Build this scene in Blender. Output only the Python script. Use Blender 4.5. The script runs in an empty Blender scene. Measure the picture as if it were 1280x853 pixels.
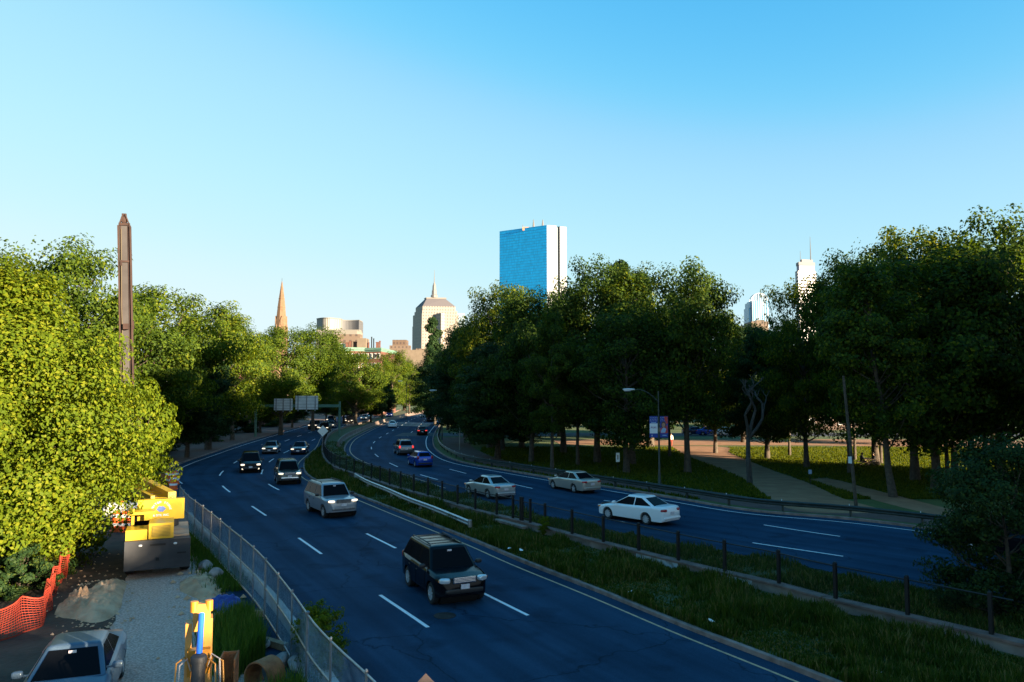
import bpy, bmesh, math, random
import numpy as np
from mathutils import Vector, Matrix
R = math.radians
PI = math.pi
scene = bpy.context.scene
COL = scene.collection

# ------------------------------------------------------------------ camera
F_PX, CX, CY, EYE, PITCH = 940.0, 640.0, 426.5, 7.2, 4.0
cam_d = bpy.data.cameras.new("camera")
cam_d.sensor_width = 36.0
cam_d.lens = 36.0 * F_PX / 1280.0
cam_d.clip_start = 0.1
cam_d.clip_end = 20000.0
cam = bpy.data.objects.new("camera", cam_d)
COL.objects.link(cam)
cam.location = (0, 0, EYE)
cam.rotation_euler = (R(90 + PITCH), 0, 0)
scene.camera = cam

# ------------------------------------------------------------------ light
EXPOSURE = 2.4
SUN_AZ, SUN_EL = 124.0, 10.5            # azimuth clockwise from +Y, elevation
world = bpy.data.worlds.new("World")
scene.world = world
world.use_nodes = True
wn, wl = world.node_tree.nodes, world.node_tree.links
wn.clear()
w_out = wn.new("ShaderNodeOutputWorld")
w_bg = wn.new("ShaderNodeBackground")
sky = wn.new("ShaderNodeTexSky")
sky.sky_type = 'NISHITA'
sky.sun_disc = False
sky.sun_elevation = R(SUN_EL)
sky.sun_rotation = R(SUN_AZ)
sky.altitude = 0
sky.air_density = 1.0
sky.dust_density = 0.6
sky.ozone_density = 3.0
# response of the photograph's film to the sky: deeper blue overhead, pale (not clipped) at the horizon
SK, SKO = .52, .13 * 2 ** EXPOSURE
sc1 = wn.new("ShaderNodeMix"); sc1.data_type = 'RGBA'; sc1.blend_type = 'MULTIPLY'; sc1.inputs['Factor'].default_value = 1; sc1.inputs['B'].default_value = (SK*.33,)*3 + (1,)
crv = wn.new("ShaderNodeRGBCurve")
def set_curve(c, pts):
    c.points[0].location = pts[0]; c.points[1].location = pts[-1]
    for p in pts[1:-1]: c.points.new(*p)
set_curve(crv.mapping.curves[0], [(0,0), (.070,.045), (.092,.090), (.118,.17), (.155,.37), (.20,.47), (.29,.60), (.42,.74), (.60,.79), (1,.80)])
set_curve(crv.mapping.curves[1], [(0,0), (.14,.36), (.22,.575), (.27,.69), (.36,.82), (.50,.91), (1,.95)])
set_curve(crv.mapping.curves[2], [(0,0), (.30,.80), (.42,.98), (.60,1.0), (1,1.0)])
crv.mapping.update()
sc2 = wn.new("ShaderNodeMix"); sc2.data_type = 'RGBA'; sc2.blend_type = 'MULTIPLY'; sc2.inputs['Factor'].default_value = 1; sc2.inputs['B'].default_value = (1/SKO,)*3 + (1,)
wl.new(sky.outputs[0], sc1.inputs['A']); wl.new(sc1.outputs['Result'], crv.inputs['Color']); wl.new(crv.outputs['Color'], sc2.inputs['A'])
wl.new(sc2.outputs['Result'], w_bg.inputs['Color'])
w_bg.inputs['Strength'].default_value = 0.13
wl.new(w_bg.outputs[0], w_out.inputs['Surface'])

sun_d = bpy.data.lights.new("sun", 'SUN')
sun_d.energy = 5.0
sun_d.angle = R(0.5)
sun_d.color = (1.0, 0.80, 0.54)
sun = bpy.data.objects.new("sun", sun_d)
COL.objects.link(sun)
TO_SUN = Vector((math.sin(R(SUN_AZ)) * math.cos(R(SUN_EL)), math.cos(R(SUN_AZ)) * math.cos(R(SUN_EL)), math.sin(R(SUN_EL))))
sun.rotation_euler = TO_SUN.to_track_quat('Z', 'Y').to_euler()
sun.location = (60, -40, 60)

vs = scene.view_settings
vs.view_transform = 'Standard'
vs.look = 'None'
vs.exposure = EXPOSURE
vs.gamma = 1.0
vs.use_curve_mapping = False
scene.render.engine = 'CYCLES'
scene.cycles.use_denoising = True
scene.cycles.max_bounces = 6
scene.cycles.diffuse_bounces = 3
scene.cycles.glossy_bounces = 3
scene.cycles.transmission_bounces = 4
scene.cycles.transparent_max_bounces = 16

# ------------------------------------------------------------------ pixels of the photograph -> world points
_c, _s = math.cos(R(PITCH)), math.sin(R(PITCH))
def ray(px, py):
    x, u = (px - CX) / F_PX, -(py - CY) / F_PX
    return Vector((x, _c - u * _s, _s + u * _c))
def G(px, py, z=0.0):                       # point at height z seen at this pixel
    d = ray(px, py); t = (z - EYE) / d.z
    return Vector((d.x * t, d.y * t, z))
def A(px, py, Y):                           # point at distance Y seen at this pixel
    d = ray(px, py); t = Y / d.y
    return Vector((d.x * t, Y, EYE + d.z * t))
def zat(py, Y): return A(CX, py, Y).z
def xat(px, Y): return (px - CX) / F_PX * Y / (_c + 0.0)

# ------------------------------------------------------------------ objects, tags
def tag(o, label=None, cat=None, group=None, kind=None):
    if label: o['label'] = label
    if cat: o['category'] = cat
    if group: o['group'] = group
    if kind: o['kind'] = kind
    return o
def thing(name, label, cat, loc=(0, 0, 0), rz=0.0, group=None):
    o = bpy.data.objects.new(name, None)
    o.empty_display_size = 0.3
    COL.objects.link(o)
    o.location = loc; o.rotation_euler = (0, 0, rz)
    return tag(o, label, cat, group)
def copy_tree(o, parent=None):
    c = o.copy(); COL.objects.link(c)
    if parent is not None: c.parent = parent
    for ch in list(o.children): copy_tree(ch, c)
    return c

class MB:
    """collects vertices and faces, then links them as one mesh object"""
    def __init__(s): s.v, s.f, s.mi, s.m = [], [], [], 0
    def add(s, vs, fs):
        n = len(s.v); s.v += [tuple(p) for p in vs]
        for f in fs: s.f.append(tuple(i + n for i in f)); s.mi.append(s.m)
        return s
    def box(s, c, d, rz=0.0, M=None):
        x, y, z = d[0] / 2, d[1] / 2, d[2] / 2
        p = [Vector(q) for q in ((-x,-y,-z),(x,-y,-z),(x,y,-z),(-x,y,-z),(-x,-y,z),(x,-y,z),(x,y,z),(-x,y,z))]
        if M is None: M = Matrix.Rotation(rz, 3, 'Z')
        c = Vector(c)
        return s.add([c + M @ q for q in p], [(0,3,2,1),(4,5,6,7),(0,1,5,4),(1,2,6,5),(2,3,7,6),(3,0,4,7)])
    def bar(s, a, b, w, h, up=(0, 0, 1)):
        a, b = Vector(a), Vector(b); d = b - a; L = d.length
        if L < 1e-6: return s
        d /= L; u = Vector(up)
        if abs(d.dot(u)) > .98: u = Vector((0, 1, 0))
        r = d.cross(u).normalized(); u = r.cross(d)
        return s.box((a + b) / 2, (w, L, h), M=Matrix((r, d, u)).transposed())
    def tube(s, pts, rad, n=8, cap=True):
        pts = [Vector(p) for p in pts]; k = len(pts)
        if not hasattr(rad, '__len__'): rad = [rad] * k
        vs, fs = [], []
        ref = None
        for i, p in enumerate(pts):
            t = (pts[min(i + 1, k - 1)] - pts[max(i - 1, 0)])
            t = t.normalized() if t.length > 1e-9 else Vector((0, 0, 1))
            if ref is None: ref = Vector((1, 0, 0)) if abs(t.x) < .9 else Vector((0, 1, 0))
            a = (ref - t * ref.dot(t)).normalized(); ref = a; b = t.cross(a)
            for j in range(n):
                q = 2 * PI * j / n
                vs.append(p + (a * math.cos(q) + b * math.sin(q)) * rad[i])
        for i in range(k - 1):
            for j in range(n):
                j2 = (j + 1) % n
                fs.append((i*n + j, i*n + j2, (i+1)*n + j2, (i+1)*n + j))
        if cap: fs += [tuple(range(n - 1, -1, -1)), tuple((k-1)*n + j for j in range(n))]
        return s.add(vs, fs)
    def lathe(s, prof, n=20, axis='Z', c=(0, 0, 0), cap=True):
        """prof: (radius, height) pairs"""
        vs, fs = [], []; k = len(prof); c = Vector(c)
        for r, h in prof:
            for j in range(n):
                q = 2 * PI * j / n; x, y = r * math.cos(q), r * math.sin(q)
                vs.append(c + Vector({'Z': (x, y, h), 'Y': (x, h, y), 'X': (h, x, y)}[axis]))
        for i in range(k - 1):
            for j in range(n):
                j2 = (j + 1) % n; f = (i*n + j, i*n + j2, (i+1)*n + j2, (i+1)*n + j)
                fs.append(f if axis != 'Y' else f[::-1])
        if cap: fs += [tuple(range(n - 1, -1, -1)), tuple((k-1)*n + j for j in range(n))]
        return s.add(vs, fs)
    def prism(s, outline, d):
        """outline: closed 3D polygon, d: thickness vector"""
        o = [Vector(p) for p in outline]; d = Vector(d); n = len(o)
        return s.add(o + [p + d for p in o], [tuple(range(n - 1, -1, -1)), tuple(range(n, 2*n))] + [(i, (i+1) % n, n + (i+1) % n, n + i) for i in range(n)])
    def sup(s, c, r, e=0.5, n=10, M=None):
        """superellipsoid: rounded box / lens"""
        vs, fs = [], []; c = Vector(c)
        pw = lambda x, e: math.copysign(abs(x) ** e, x)
        for i in range(n + 1):
            a = -PI/2 + PI * i / n
            for j in range(2*n):
                b = -PI + PI * j / n
                q = Vector((r[0]*pw(math.cos(a), e)*pw(math.cos(b), e), r[1]*pw(math.cos(a), e)*pw(math.sin(b), e), r[2]*pw(math.sin(a), e)))
                vs.append(c + (M @ q if M else q))
        m = 2*n
        for i in range(n):
            for j in range(m):
                fs.append((i*m + j, i*m + (j+1) % m, (i+1)*m + (j+1) % m, (i+1)*m + j))
        return s.add(vs, fs)
    def build(s, name, mats, parent=None, smooth=None, loc=None):
        me = bpy.data.meshes.new(name)
        me.from_pydata(s.v, [], s.f)
        for m in (mats if isinstance(mats, (list, tuple)) else [mats]): me.materials.append(m)
        if isinstance(mats, (list, tuple)) and len(mats) > 1: me.polygons.foreach_set('material_index', s.mi)
        if smooth is not None:
            me.polygons.foreach_set('use_smooth', [True] * len(me.polygons))
            me.set_sharp_from_angle(angle=R(smooth))
        me.update()
        o = bpy.data.objects.new(name, me); COL.objects.link(o)
        if parent is not None: o.parent = parent
        if loc is not None: o.location = loc
        return o

def np_mesh(name, verts, quads, mat):
    """fast mesh from numpy arrays: verts (n,3), faces (m,k)"""
    me = bpy.data.meshes.new(name)
    k = quads.shape[1]
    me.vertices.add(len(verts)); me.vertices.foreach_set('co', np.asarray(verts, np.float32).ravel())
    me.loops.add(quads.size); me.loops.foreach_set('vertex_index', quads.astype(np.int32).ravel())
    me.polygons.add(len(quads))
    me.polygons.foreach_set('loop_start', np.arange(0, quads.size, k, dtype=np.int32))
    me.polygons.foreach_set('loop_total', np.full(len(quads), k, np.int32))
    me.materials.append(mat)
    me.update(calc_edges=True); me.validate()
    return me

# ------------------------------------------------------------------ curves
def catmull(pts, step=1.0):
    p = [Vector((q[0], q[1])) for q in pts]
    p = [p[0] * 2 - p[1]] + p + [p[-1] * 2 - p[-2]]
    out = []
    for i in range(1, len(p) - 2):
        a, b, c, d = p[i-1], p[i], p[i+1], p[i+2]
        # centripetal parametrisation
        t1 = max((b-a).length, 1e-4) ** .5; t2 = t1 + max((c-b).length, 1e-4) ** .5; t3 = t2 + max((d-c).length, 1e-4) ** .5
        n = max(2, int((c - b).length / step))
        for k in range(n):
            t = t1 + (t2 - t1) * k / n
            A1 = a*((t1-t)/t1) + b*(t/t1); A2 = b*((t2-t)/(t2-t1)) + c*((t-t1)/(t2-t1)); A3 = c*((t3-t)/(t3-t2)) + d*((t-t2)/(t3-t2))
            B1 = A1*((t2-t)/t2) + A2*(t/t2); B2 = A2*((t3-t)/(t3-t1)) + A3*((t-t1)/(t3-t1))
            out.append(B1*((t2-t)/(t2-t1)) + B2*((t-t1)/(t2-t1)))
    out.append(p[-2])
    return out
class Curve:
    def __init__(s, pts, dense=False):
        s.p = pts if dense else catmull(pts)
        s.l = [0.0]
        for a, b in zip(s.p, s.p[1:]): s.l.append(s.l[-1] + (b - a).length)
        s.L = s.l[-1]
    def at(s, d):
        d = min(max(d, 0), s.L)
        import bisect
        i = min(max(bisect.bisect_right(s.l, d) - 1, 0), len(s.p) - 2)
        t = (d - s.l[i]) / max(s.l[i+1] - s.l[i], 1e-9)
        return s.p[i].lerp(s.p[i+1], t)
    def tan(s, d, e=1.0): return (s.at(d + e) - s.at(d - e)).normalized()
    def nor(s, d): t = s.tan(d); return Vector((t.y, -t.x))          # to the right of travel
    def off(s, k, step=1.0):
        n = max(2, int(s.L / step))
        return Curve([s.at(s.L*i/n) + s.nor(s.L*i/n) * k for i in range(n + 1)], True)
    def near(s, q):
        q = Vector((q[0], q[1])); return s.l[min(range(len(s.p)), key=lambda i: (s.p[i] - q).length_squared)]
    def cut(s, a, b, step=1.0):
        n = max(2, int(abs(b - a) / step)); return Curve([s.at(a + (b - a)*i/n) for i in range(n + 1)], True)
def V3(p, z=0.0): return Vector((p[0], p[1], z))
def strip(mb, ca, cb, za, zb=None, n=160):
    zb = za if zb is None else zb
    vs, fs = [], []
    for i in range(n + 1):
        vs += [V3(ca.at(ca.L*i/n), za), V3(cb.at(cb.L*i/n), zb)]
    for i in range(n): fs.append((2*i, 2*i+1, 2*i+3, 2*i+2))
    return mb.add(vs, fs)
def ribbon(mb, c, prof, step=1.0, close=True):
    """sweeps a profile of (offset to the right, z) along a curve"""
    n = max(2, int(c.L / step)); k = len(prof); vs, fs = [], []
    for i in range(n + 1):
        d = c.L*i/n; p, q = c.at(d), c.nor(d)
        vs += [V3(p + q*o, z) for o, z in prof]
    for i in range(n):
        for j in range(k if close else k - 1):
            j2 = (j + 1) % k; fs.append((i*k + j, i*k + j2, (i+1)*k + j2, (i+1)*k + j))
    if close: fs += [tuple(range(k - 1, -1, -1)), tuple(n*k + j for j in range(k))]
    return mb.add(vs, fs)

# ------------------------------------------------------------------ materials
def mat(name, col, rough=.7, metal=0.0, col2=None, scale=3.0, detail=4.0, bump=0.0, bscale=None, coat=0.0, spec=.5, emit=None, estr=0.0, lo=.35, hi=.65):
    m = bpy.data.materials.new(name); m.use_nodes = True
    nt = m.node_tree; b = nt.nodes['Principled BSDF']
    b.inputs['Base Color'].default_value = (*col, 1)
    b.inputs['Roughness'].default_value = rough
    b.inputs['Metallic'].default_value = metal
    b.inputs['Coat Weight'].default_value = coat
    b.inputs['Coat Roughness'].default_value = .05
    b.inputs['Specular IOR Level'].default_value = spec
    if emit: b.inputs['Emission Color'].default_value = (*emit, 1); b.inputs['Emission Strength'].default_value = estr
    if col2 or bump:
        tc = nt.nodes.new('ShaderNodeTexCoord')
    if col2:
        nz = nt.nodes.new('ShaderNodeTexNoise'); nz.inputs['Scale'].default_value = scale; nz.inputs['Detail'].default_value = detail
        nt.links.new(tc.outputs['Object'], nz.inputs['Vector'])
        cr = nt.nodes.new('ShaderNodeValToRGB'); cr.color_ramp.elements[0].position = lo; cr.color_ramp.elements[1].position = hi
        cr.color_ramp.elements[0].color = (*col, 1); cr.color_ramp.elements[1].color = (*col2, 1)
        nt.links.new(nz.outputs['Fac'], cr.inputs['Fac']); nt.links.new(cr.outputs['Color'], b.inputs['Base Color'])
    if bump:
        n2 = nt.nodes.new('ShaderNodeTexNoise'); n2.inputs['Scale'].default_value = bscale or scale * 4; n2.inputs['Detail'].default_value = 5
        nt.links.new(tc.outputs['Object'], n2.inputs['Vector'])
        bp = nt.nodes.new('ShaderNodeBump'); bp.inputs['Strength'].default_value = bump; bp.inputs['Distance'].default_value = .05
        nt.links.new(n2.outputs['Fac'], bp.inputs['Height']); nt.links.new(bp.outputs['Normal'], b.inputs['Normal'])
    return m
def leaf_mat(name, c1, c2, c3, trans=.35):
    """leaves: colour varies from leaf to leaf and over the crown; light passes through"""
    m = bpy.data.materials.new(name); m.use_nodes = True
    nt = m.node_tree; nt.nodes.clear()
    out = nt.nodes.new('ShaderNodeOutputMaterial')
    geo = nt.nodes.new('ShaderNodeNewGeometry')
    oi = nt.nodes.new('ShaderNodeObjectInfo')
    r1 = nt.nodes.new('ShaderNodeValToRGB'); r1.color_ramp.elements[0].color = (*c1, 1); r1.color_ramp.elements[1].color = (*c2, 1)
    e = r1.color_ramp.elements.new(.85); e.color = (*c2, 1); r1.color_ramp.elements[-1].color = (*c3, 1)
    tc = nt.nodes.new('ShaderNodeTexCoord')
    nz = nt.nodes.new('ShaderNodeTexNoise'); nz.inputs['Scale'].default_value = .5; nz.inputs['Detail'].default_value = 2
    nt.links.new(tc.outputs['Object'], nz.inputs['Vector'])
    a = nt.nodes.new('ShaderNodeMath'); a.operation = 'MULTIPLY_ADD'; a.inputs[1].default_value = .6; a.inputs[2].default_value = -.3
    nt.links.new(nz.outputs['Fac'], a.inputs[0])
    a2 = nt.nodes.new('ShaderNodeMath'); a2.operation = 'ADD'
    nt.links.new(geo.outputs['Random Per Island'], a2.inputs[0]); nt.links.new(a.outputs[0], a2.inputs[1])
    a3 = nt.nodes.new('ShaderNodeMath'); a3.operation = 'MULTIPLY_ADD'; a3.inputs[1].default_value = .35; a3.inputs[2].default_value = -.17
    nt.links.new(oi.outputs['Random'], a3.inputs[0])
    a4 = nt.nodes.new('ShaderNodeMath'); a4.operation = 'ADD'; a4.use_clamp = True
    nt.links.new(a2.outputs[0], a4.inputs[0]); nt.links.new(a3.outputs[0], a4.inputs[1])
    nt.links.new(a4.outputs[0], r1.inputs['Fac'])
    d = nt.nodes.new('ShaderNodeBsdfPrincipled'); d.inputs['Roughness'].default_value = .5; d.inputs['Specular IOR Level'].default_value = .06
    t = nt.nodes.new('ShaderNodeBsdfTranslucent')
    hsv = nt.nodes.new('ShaderNodeHueSaturation'); hsv.inputs['Saturation'].default_value = 1.15; hsv.inputs['Value'].default_value = 1.4; hsv.inputs['Hue'].default_value = .485
    nt.links.new(r1.outputs['Color'], d.inputs['Base Color']); nt.links.new(r1.outputs['Color'], hsv.inputs['Color']); nt.links.new(hsv.outputs[0], t.inputs['Color'])
    mx = nt.nodes.new('ShaderNodeMixShader'); mx.inputs[0].default_value = trans
    nt.links.new(d.outputs[0], mx.inputs[1]); nt.links.new(t.outputs[0], mx.inputs[2]); nt.links.new(mx.outputs[0], out.inputs['Surface'])
    return m
def paint(name, col, rough=.3, metal=.3, coat=.5, spec=.35): return mat(name, col, rough, metal, coat=coat, spec=spec)
# ================================================================== the setting: ground, roads, kerbs, markings
M_asph = mat('asphalt', (.044,.047,.052), .82, col2=(.060,.063,.068), scale=.35, detail=9, bump=.12, bscale=60, spec=.3)
def road_mat(name, base, light, dark):
    m = bpy.data.materials.new(name); m.use_nodes = True; nt = m.node_tree; b = nt.nodes['Principled BSDF']
    tc = nt.nodes.new('ShaderNodeTexCoord')
    def noise(sc, de, ro=.5):
        n = nt.nodes.new('ShaderNodeTexNoise'); n.inputs['Scale'].default_value = sc; n.inputs['Detail'].default_value = de; n.inputs['Roughness'].default_value = ro
        nt.links.new(tc.outputs['Object'], n.inputs['Vector']); return n
    def ramp(src, p0, p1, c0, c1):
        r = nt.nodes.new('ShaderNodeValToRGB'); r.color_ramp.elements[0].position = p0; r.color_ramp.elements[1].position = p1
        r.color_ramp.elements[0].color = (*c0, 1); r.color_ramp.elements[1].color = (*c1, 1); nt.links.new(src, r.inputs['Fac']); return r
    def mul(a, bb):
        x = nt.nodes.new('ShaderNodeMix'); x.data_type = 'RGBA'; x.blend_type = 'MULTIPLY'; x.inputs['Factor'].default_value = 1
        nt.links.new(a, x.inputs['A']); nt.links.new(bb, x.inputs['B']); return x.outputs['Result']
    big = ramp(noise(.18, 6).outputs['Fac'], .3, .72, dark, light)
    fine = ramp(noise(45, 3, .7).outputs['Fac'], .25, .75, (.62,.62,.62), (1.35,1.33,1.3))
    col = mul(big.outputs['Color'], fine.outputs['Color'])
    v = nt.nodes.new('ShaderNodeTexVoronoi'); v.feature = 'DISTANCE_TO_EDGE'; v.inputs['Scale'].default_value = .16
    wz = noise(.9, 5); ad = nt.nodes.new('ShaderNodeMix'); ad.data_type = 'RGBA'; ad.blend_type = 'ADD'; ad.inputs['Factor'].default_value = 1.6
    nt.links.new(tc.outputs['Object'], ad.inputs['A']); nt.links.new(wz.outputs['Color'], ad.inputs['B']); nt.links.new(ad.outputs['Result'], v.inputs['Vector'])
    crack = ramp(v.outputs['Distance'], .001, .0045, (.45,.45,.45), (1,1,1))
    col = mul(col, crack.outputs['Color'])
    stain = ramp(noise(.55, 5).outputs['Fac'], .56, .70, (1,1,1), (.62,.62,.64))
    col = mul(col, stain.outputs['Color'])
    # worn wheel paths: the UV map holds metres across the carriageway and along it
    uv = nt.nodes.new('ShaderNodeUVMap'); sx = nt.nodes.new('ShaderNodeSeparateXYZ'); nt.links.new(uv.outputs[0], sx.inputs[0])
    wob = nt.nodes.new('ShaderNodeMath'); wob.operation = 'MULTIPLY_ADD'; wob.inputs[1].default_value = .9; nt.links.new(noise(.12, 2).outputs['Fac'], wob.inputs[0]); nt.links.new(sx.outputs[0], wob.inputs[2])
    sn = nt.nodes.new('ShaderNodeMath'); sn.operation = 'MULTIPLY'; sn.inputs[1].default_value = 2*PI/1.78; nt.links.new(wob.outputs[0], sn.inputs[0])
    s2 = nt.nodes.new('ShaderNodeMath'); s2.operation = 'SINE'; nt.links.new(sn.outputs[0], s2.inputs[0])
    cb = nt.nodes.new('ShaderNodeCombineXYZ'); m1 = nt.nodes.new('ShaderNodeMath'); m1.operation = 'MULTIPLY'; m1.inputs[1].default_value = .06; nt.links.new(sx.outputs[1], m1.inputs[0]); m3 = nt.nodes.new('ShaderNodeMath'); m3.operation = 'MULTIPLY'; m3.inputs[1].default_value = 2.2; nt.links.new(sx.outputs[0], m3.inputs[0])
    nt.links.new(m3.outputs[0], cb.inputs[0]); nt.links.new(m1.outputs[0], cb.inputs[1])
    sn2 = nt.nodes.new('ShaderNodeTexNoise'); sn2.inputs['Scale'].default_value = 1.0; sn2.inputs['Detail'].default_value = 6; nt.links.new(cb.outputs[0], sn2.inputs['Vector'])
    ad2 = nt.nodes.new('ShaderNodeMath'); ad2.operation = 'MULTIPLY_ADD'; ad2.inputs[1].default_value = .16; nt.links.new(s2.outputs[0], ad2.inputs[0]); nt.links.new(sn2.outputs['Fac'], ad2.inputs[2])
    col = mul(col, ramp(ad2.outputs[0], .3, .72, (.82,.82,.83), (1.16,1.16,1.15)).outputs['Color'])
    nt.links.new(col, b.inputs['Base Color'])
    b.inputs['Roughness'].default_value = .75; b.inputs['Specular IOR Level'].default_value = .03
    bp = nt.nodes.new('ShaderNodeBump'); bp.inputs['Strength'].default_value = .25; bp.inputs['Distance'].default_value = .01
    nt.links.new(noise(70, 4).outputs['Fac'], bp.inputs['Height']); nt.links.new(bp.outputs['Normal'], b.inputs['Normal'])
    return m
M_road = road_mat('road_asphalt', None, (.021,.058,.108), (.010,.034,.068))
M_line = mat('white_road_paint', (.74,.75,.76), .6, col2=(.5,.5,.5), scale=7, detail=6, lo=.55, hi=.75)
M_yline = mat('yellow_road_paint', (.52,.33,.17), .6, col2=(.27,.20,.13), scale=5, detail=6, lo=.45, hi=.7)
M_kerb = mat('granite_kerb', (.14,.095,.08), .8, col2=(.27,.19,.165), scale=2.2, detail=8, bump=.3, bscale=18)
M_conc = mat('old_concrete', (.13,.09,.075), .85, col2=(.25,.185,.155), scale=1.3, detail=8, bump=.3, bscale=12)
M_lawn = mat('park_lawn', (.045,.075,.012), .9, col2=(.080,.110,.020), scale=.35, detail=8, bump=.9, bscale=9)
M_soil = mat('dark_soil', (.030,.019,.014), .95, col2=(.075,.048,.034), scale=.9, detail=8, bump=.8, bscale=5)
M_gravel = mat('crushed_gravel', (.27,.175,.14), .95, col2=(.70,.50,.42), scale=16, detail=6, bump=.9, bscale=22, lo=.3, hi=.72)
M_sand = mat('sandy_dirt', (.36,.21,.12), .95, col2=(.56,.36,.22), scale=1.6, detail=8, bump=.8, bscale=7)
M_walk = mat('worn_pavement', (.080,.040,.033), .9, col2=(.12,.064,.052), scale=.8, detail=8, bump=.2, bscale=25)
M_path = mat('stone_dust_path', (.25,.115,.055), .95, col2=(.34,.17,.085), scale=.7, detail=7, bump=.3, bscale=14)
M_median = mat('median_turf', (.030,.045,.012), .95, col2=(.060,.075,.022), scale=.8, detail=8, bump=.8, bscale=8)

def gl(pts, z=0.0): return [G(x, y, z) if len(p) == 2 else Vector(p[:2]) for p in pts for (x, y) in [p[:2]]]
W = lambda x, y: (x, y, 0)            # a world point in a pixel list
ML = Curve(gl([W(17.5,1.5), W(11.6,11.9), (1027,853), (860,788), (756,745), (652,704), (600,681.5), (500,642), (442,619), (395,602), (382,593), (379,584), (381,578), (390,569), (400,560), (406,547), (414,540), (430,534), (455,527), (500,512.5)]))
LE = Curve(gl([W(5.6,2.2), W(1.2,9.8), W(-1.45,14.3), W(-4.5,19.5), W(-9.2,28.2), W(-14.4,37), W(-18.6,44.3), W(-24.6,56), W(-31.6,69), W(-36.6,94), W(-40.8,123), W(-44.2,150), W(-47,173), W(-53,230), W(-66,338)]))
MR = Curve(gl([W(27,14), (1200,750), (1073,724), (955,701), (841,680), (745,661), (663,642), (620,630), (560,615), (500,595), (450,579), (434,569), (431.5,561), (439,550), (453,542), (476,531.5), (504,522), (534,515), W(-40,360)]))
RK = Curve(gl([W(44,20), W(33,29.5), (1168,663), (1057,650), (940,640), (851,625.6), (757,610), (640,590.5), (574,578), (547,564.6), (540.5,553), (543,541.5), (550,530), (552,522), (549,516), W(-36,372)]))
WALL = Curve([V3(G(*p, .42)) for p in [(1290,806),(1198,784),(1106,763),(1027,745),(963,727),(905,714.7),(851,702),(799,689),(715,668),(640,648),(609,641),(569,630),(536,620),(496,609),(453,594.6),(432,588.4),(417,582),(409,575),(404.5,566)]]
             + [V3(G(*p, .12)) for p in [(405,556),(408.5,548),(416,541),(432,535),(457,528),(500,513)]])

ZR = .012
mb = MB(); S = 4000.0
# one sheet to the horizon, finer near the camera
xs = [-S,-1500,-600,-250,-120,-60,-30,0,30,60,120,250,600,1500,S]; ys = [-600,-200,-80,-30,0,30,60,120,250,500,1000,2000,S]
mb.add([(x,y,0) for y in ys for x in xs], [(j*len(xs)+i, j*len(xs)+i+1, (j+1)*len(xs)+i+1, (j+1)*len(xs)+i) for j in range(len(ys)-1) for i in range(len(xs)-1)])
tag(mb.build('ground', M_lawn), kind='structure')

def road_sheet(ca, cb, n=260):
    mb = MB(); strip(mb, ca, cb, ZR, n=n); o = mb.build('road', M_road); me = o.data; uvl = me.uv_layers.new(name='UVMap')
    wid = [(ca.at(ca.L*i/n) - cb.at(cb.L*i/n)).length for i in range(n + 1)]
    for li, lp in enumerate(me.loops):
        i, k = divmod(lp.vertex_index, 2); uvl.data[li].uv = ((-wid[i]/2 if k == 0 else wid[i]/2), ca.L*i/n)
    return tag(o, kind='structure')
road_sheet(LE.off(-1.2), ML.off(.25)); road_sheet(MR, RK.off(.25))

# median: raised turf between kerb and the other carriageway, a little mounded towards the wall
def blend(ca, cb, t, n=200): return Curve([ca.at(ca.L*i/n).lerp(cb.at(cb.L*i/n), t) for i in range(n+1)], True)
a0, a1 = ML.near(V3(G(1027,853))), ML.L
MLc = ML.cut(0, ML.L)
mb = MB()
cs = []
NM = 240
for i in range(NM + 1):
    p = ML.at(ML.L*i/NM) + ML.nor(ML.L*i/NM) * .10
    # nearest crossing on the far carriageway's edge: walk along the normal
    q = MR.at(MR.near(p))
    w = WALL.at(WALL.near(p))
    cs.append((p, w, q))
vs, fs = [], []
K = 9
for i, (p, w, q) in enumerate(cs):
    for k in range(K):
        t = k/(K-1)
        x = p.lerp(w, t*2) if t <= .5 else w.lerp(q, t*2-1)
        z = .13 + (.06*math.sin(PI*t*2) if t <= .5 else .06*math.sin(PI*(t*2-1))) - (.10*(t*2-1) if t > .5 else .05*t*2)
        vs.append(V3(x, z))
for i in range(NM):
    for k in range(K-1): fs.append((i*K+k, (i+1)*K+k, (i+1)*K+k+1, i*K+k+1))
mb.add(vs, fs)
tag(mb.build('median_ground', M_median, smooth=60), kind='structure')

# kerbs (granite, jointed every 2.4 m in their bevelled profile)
def kerb(c, side, name='kerb', m=M_kerb, w=.16, h=.15):
    mb = MB(); n = int(c.L / 2.4)
    for i in range(n):
        seg = c.cut(c.L*i/n + .008, c.L*(i+1)/n - .008, .8)
        dz = .012 * math.sin(i*7.3)
        ribbon(mb, seg, [(0,0),(0,h-.02+dz),(.02*side,h+dz),((w-.02)*side,h+dz),(w*side,h-.02+dz),(w*side,0)])
    return tag(mb.build(name, m), kind='structure')
kerb(ML, 1)
kerb(RK, 1)
kerb(LE.cut(LE.near((-27,61)), LE.L), -1)
kerb(MR.cut(MR.near((-10,66)), MR.L), -1, h=.13)

# verge and pavements
mb = MB(); LEf = LE.cut(LE.near((-27,61)), LE.L)
strip(mb, LEf.off(-.16), LEf.off(-5.2), .13); tag(mb.build('sidewalk', M_walk), kind='structure')
mb = MB(); LEv = LEf.off(-5.2); strip(mb, LEv, LEf.off(-40), .135); tag(mb.build('verge', M_soil), kind='structure')

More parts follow.
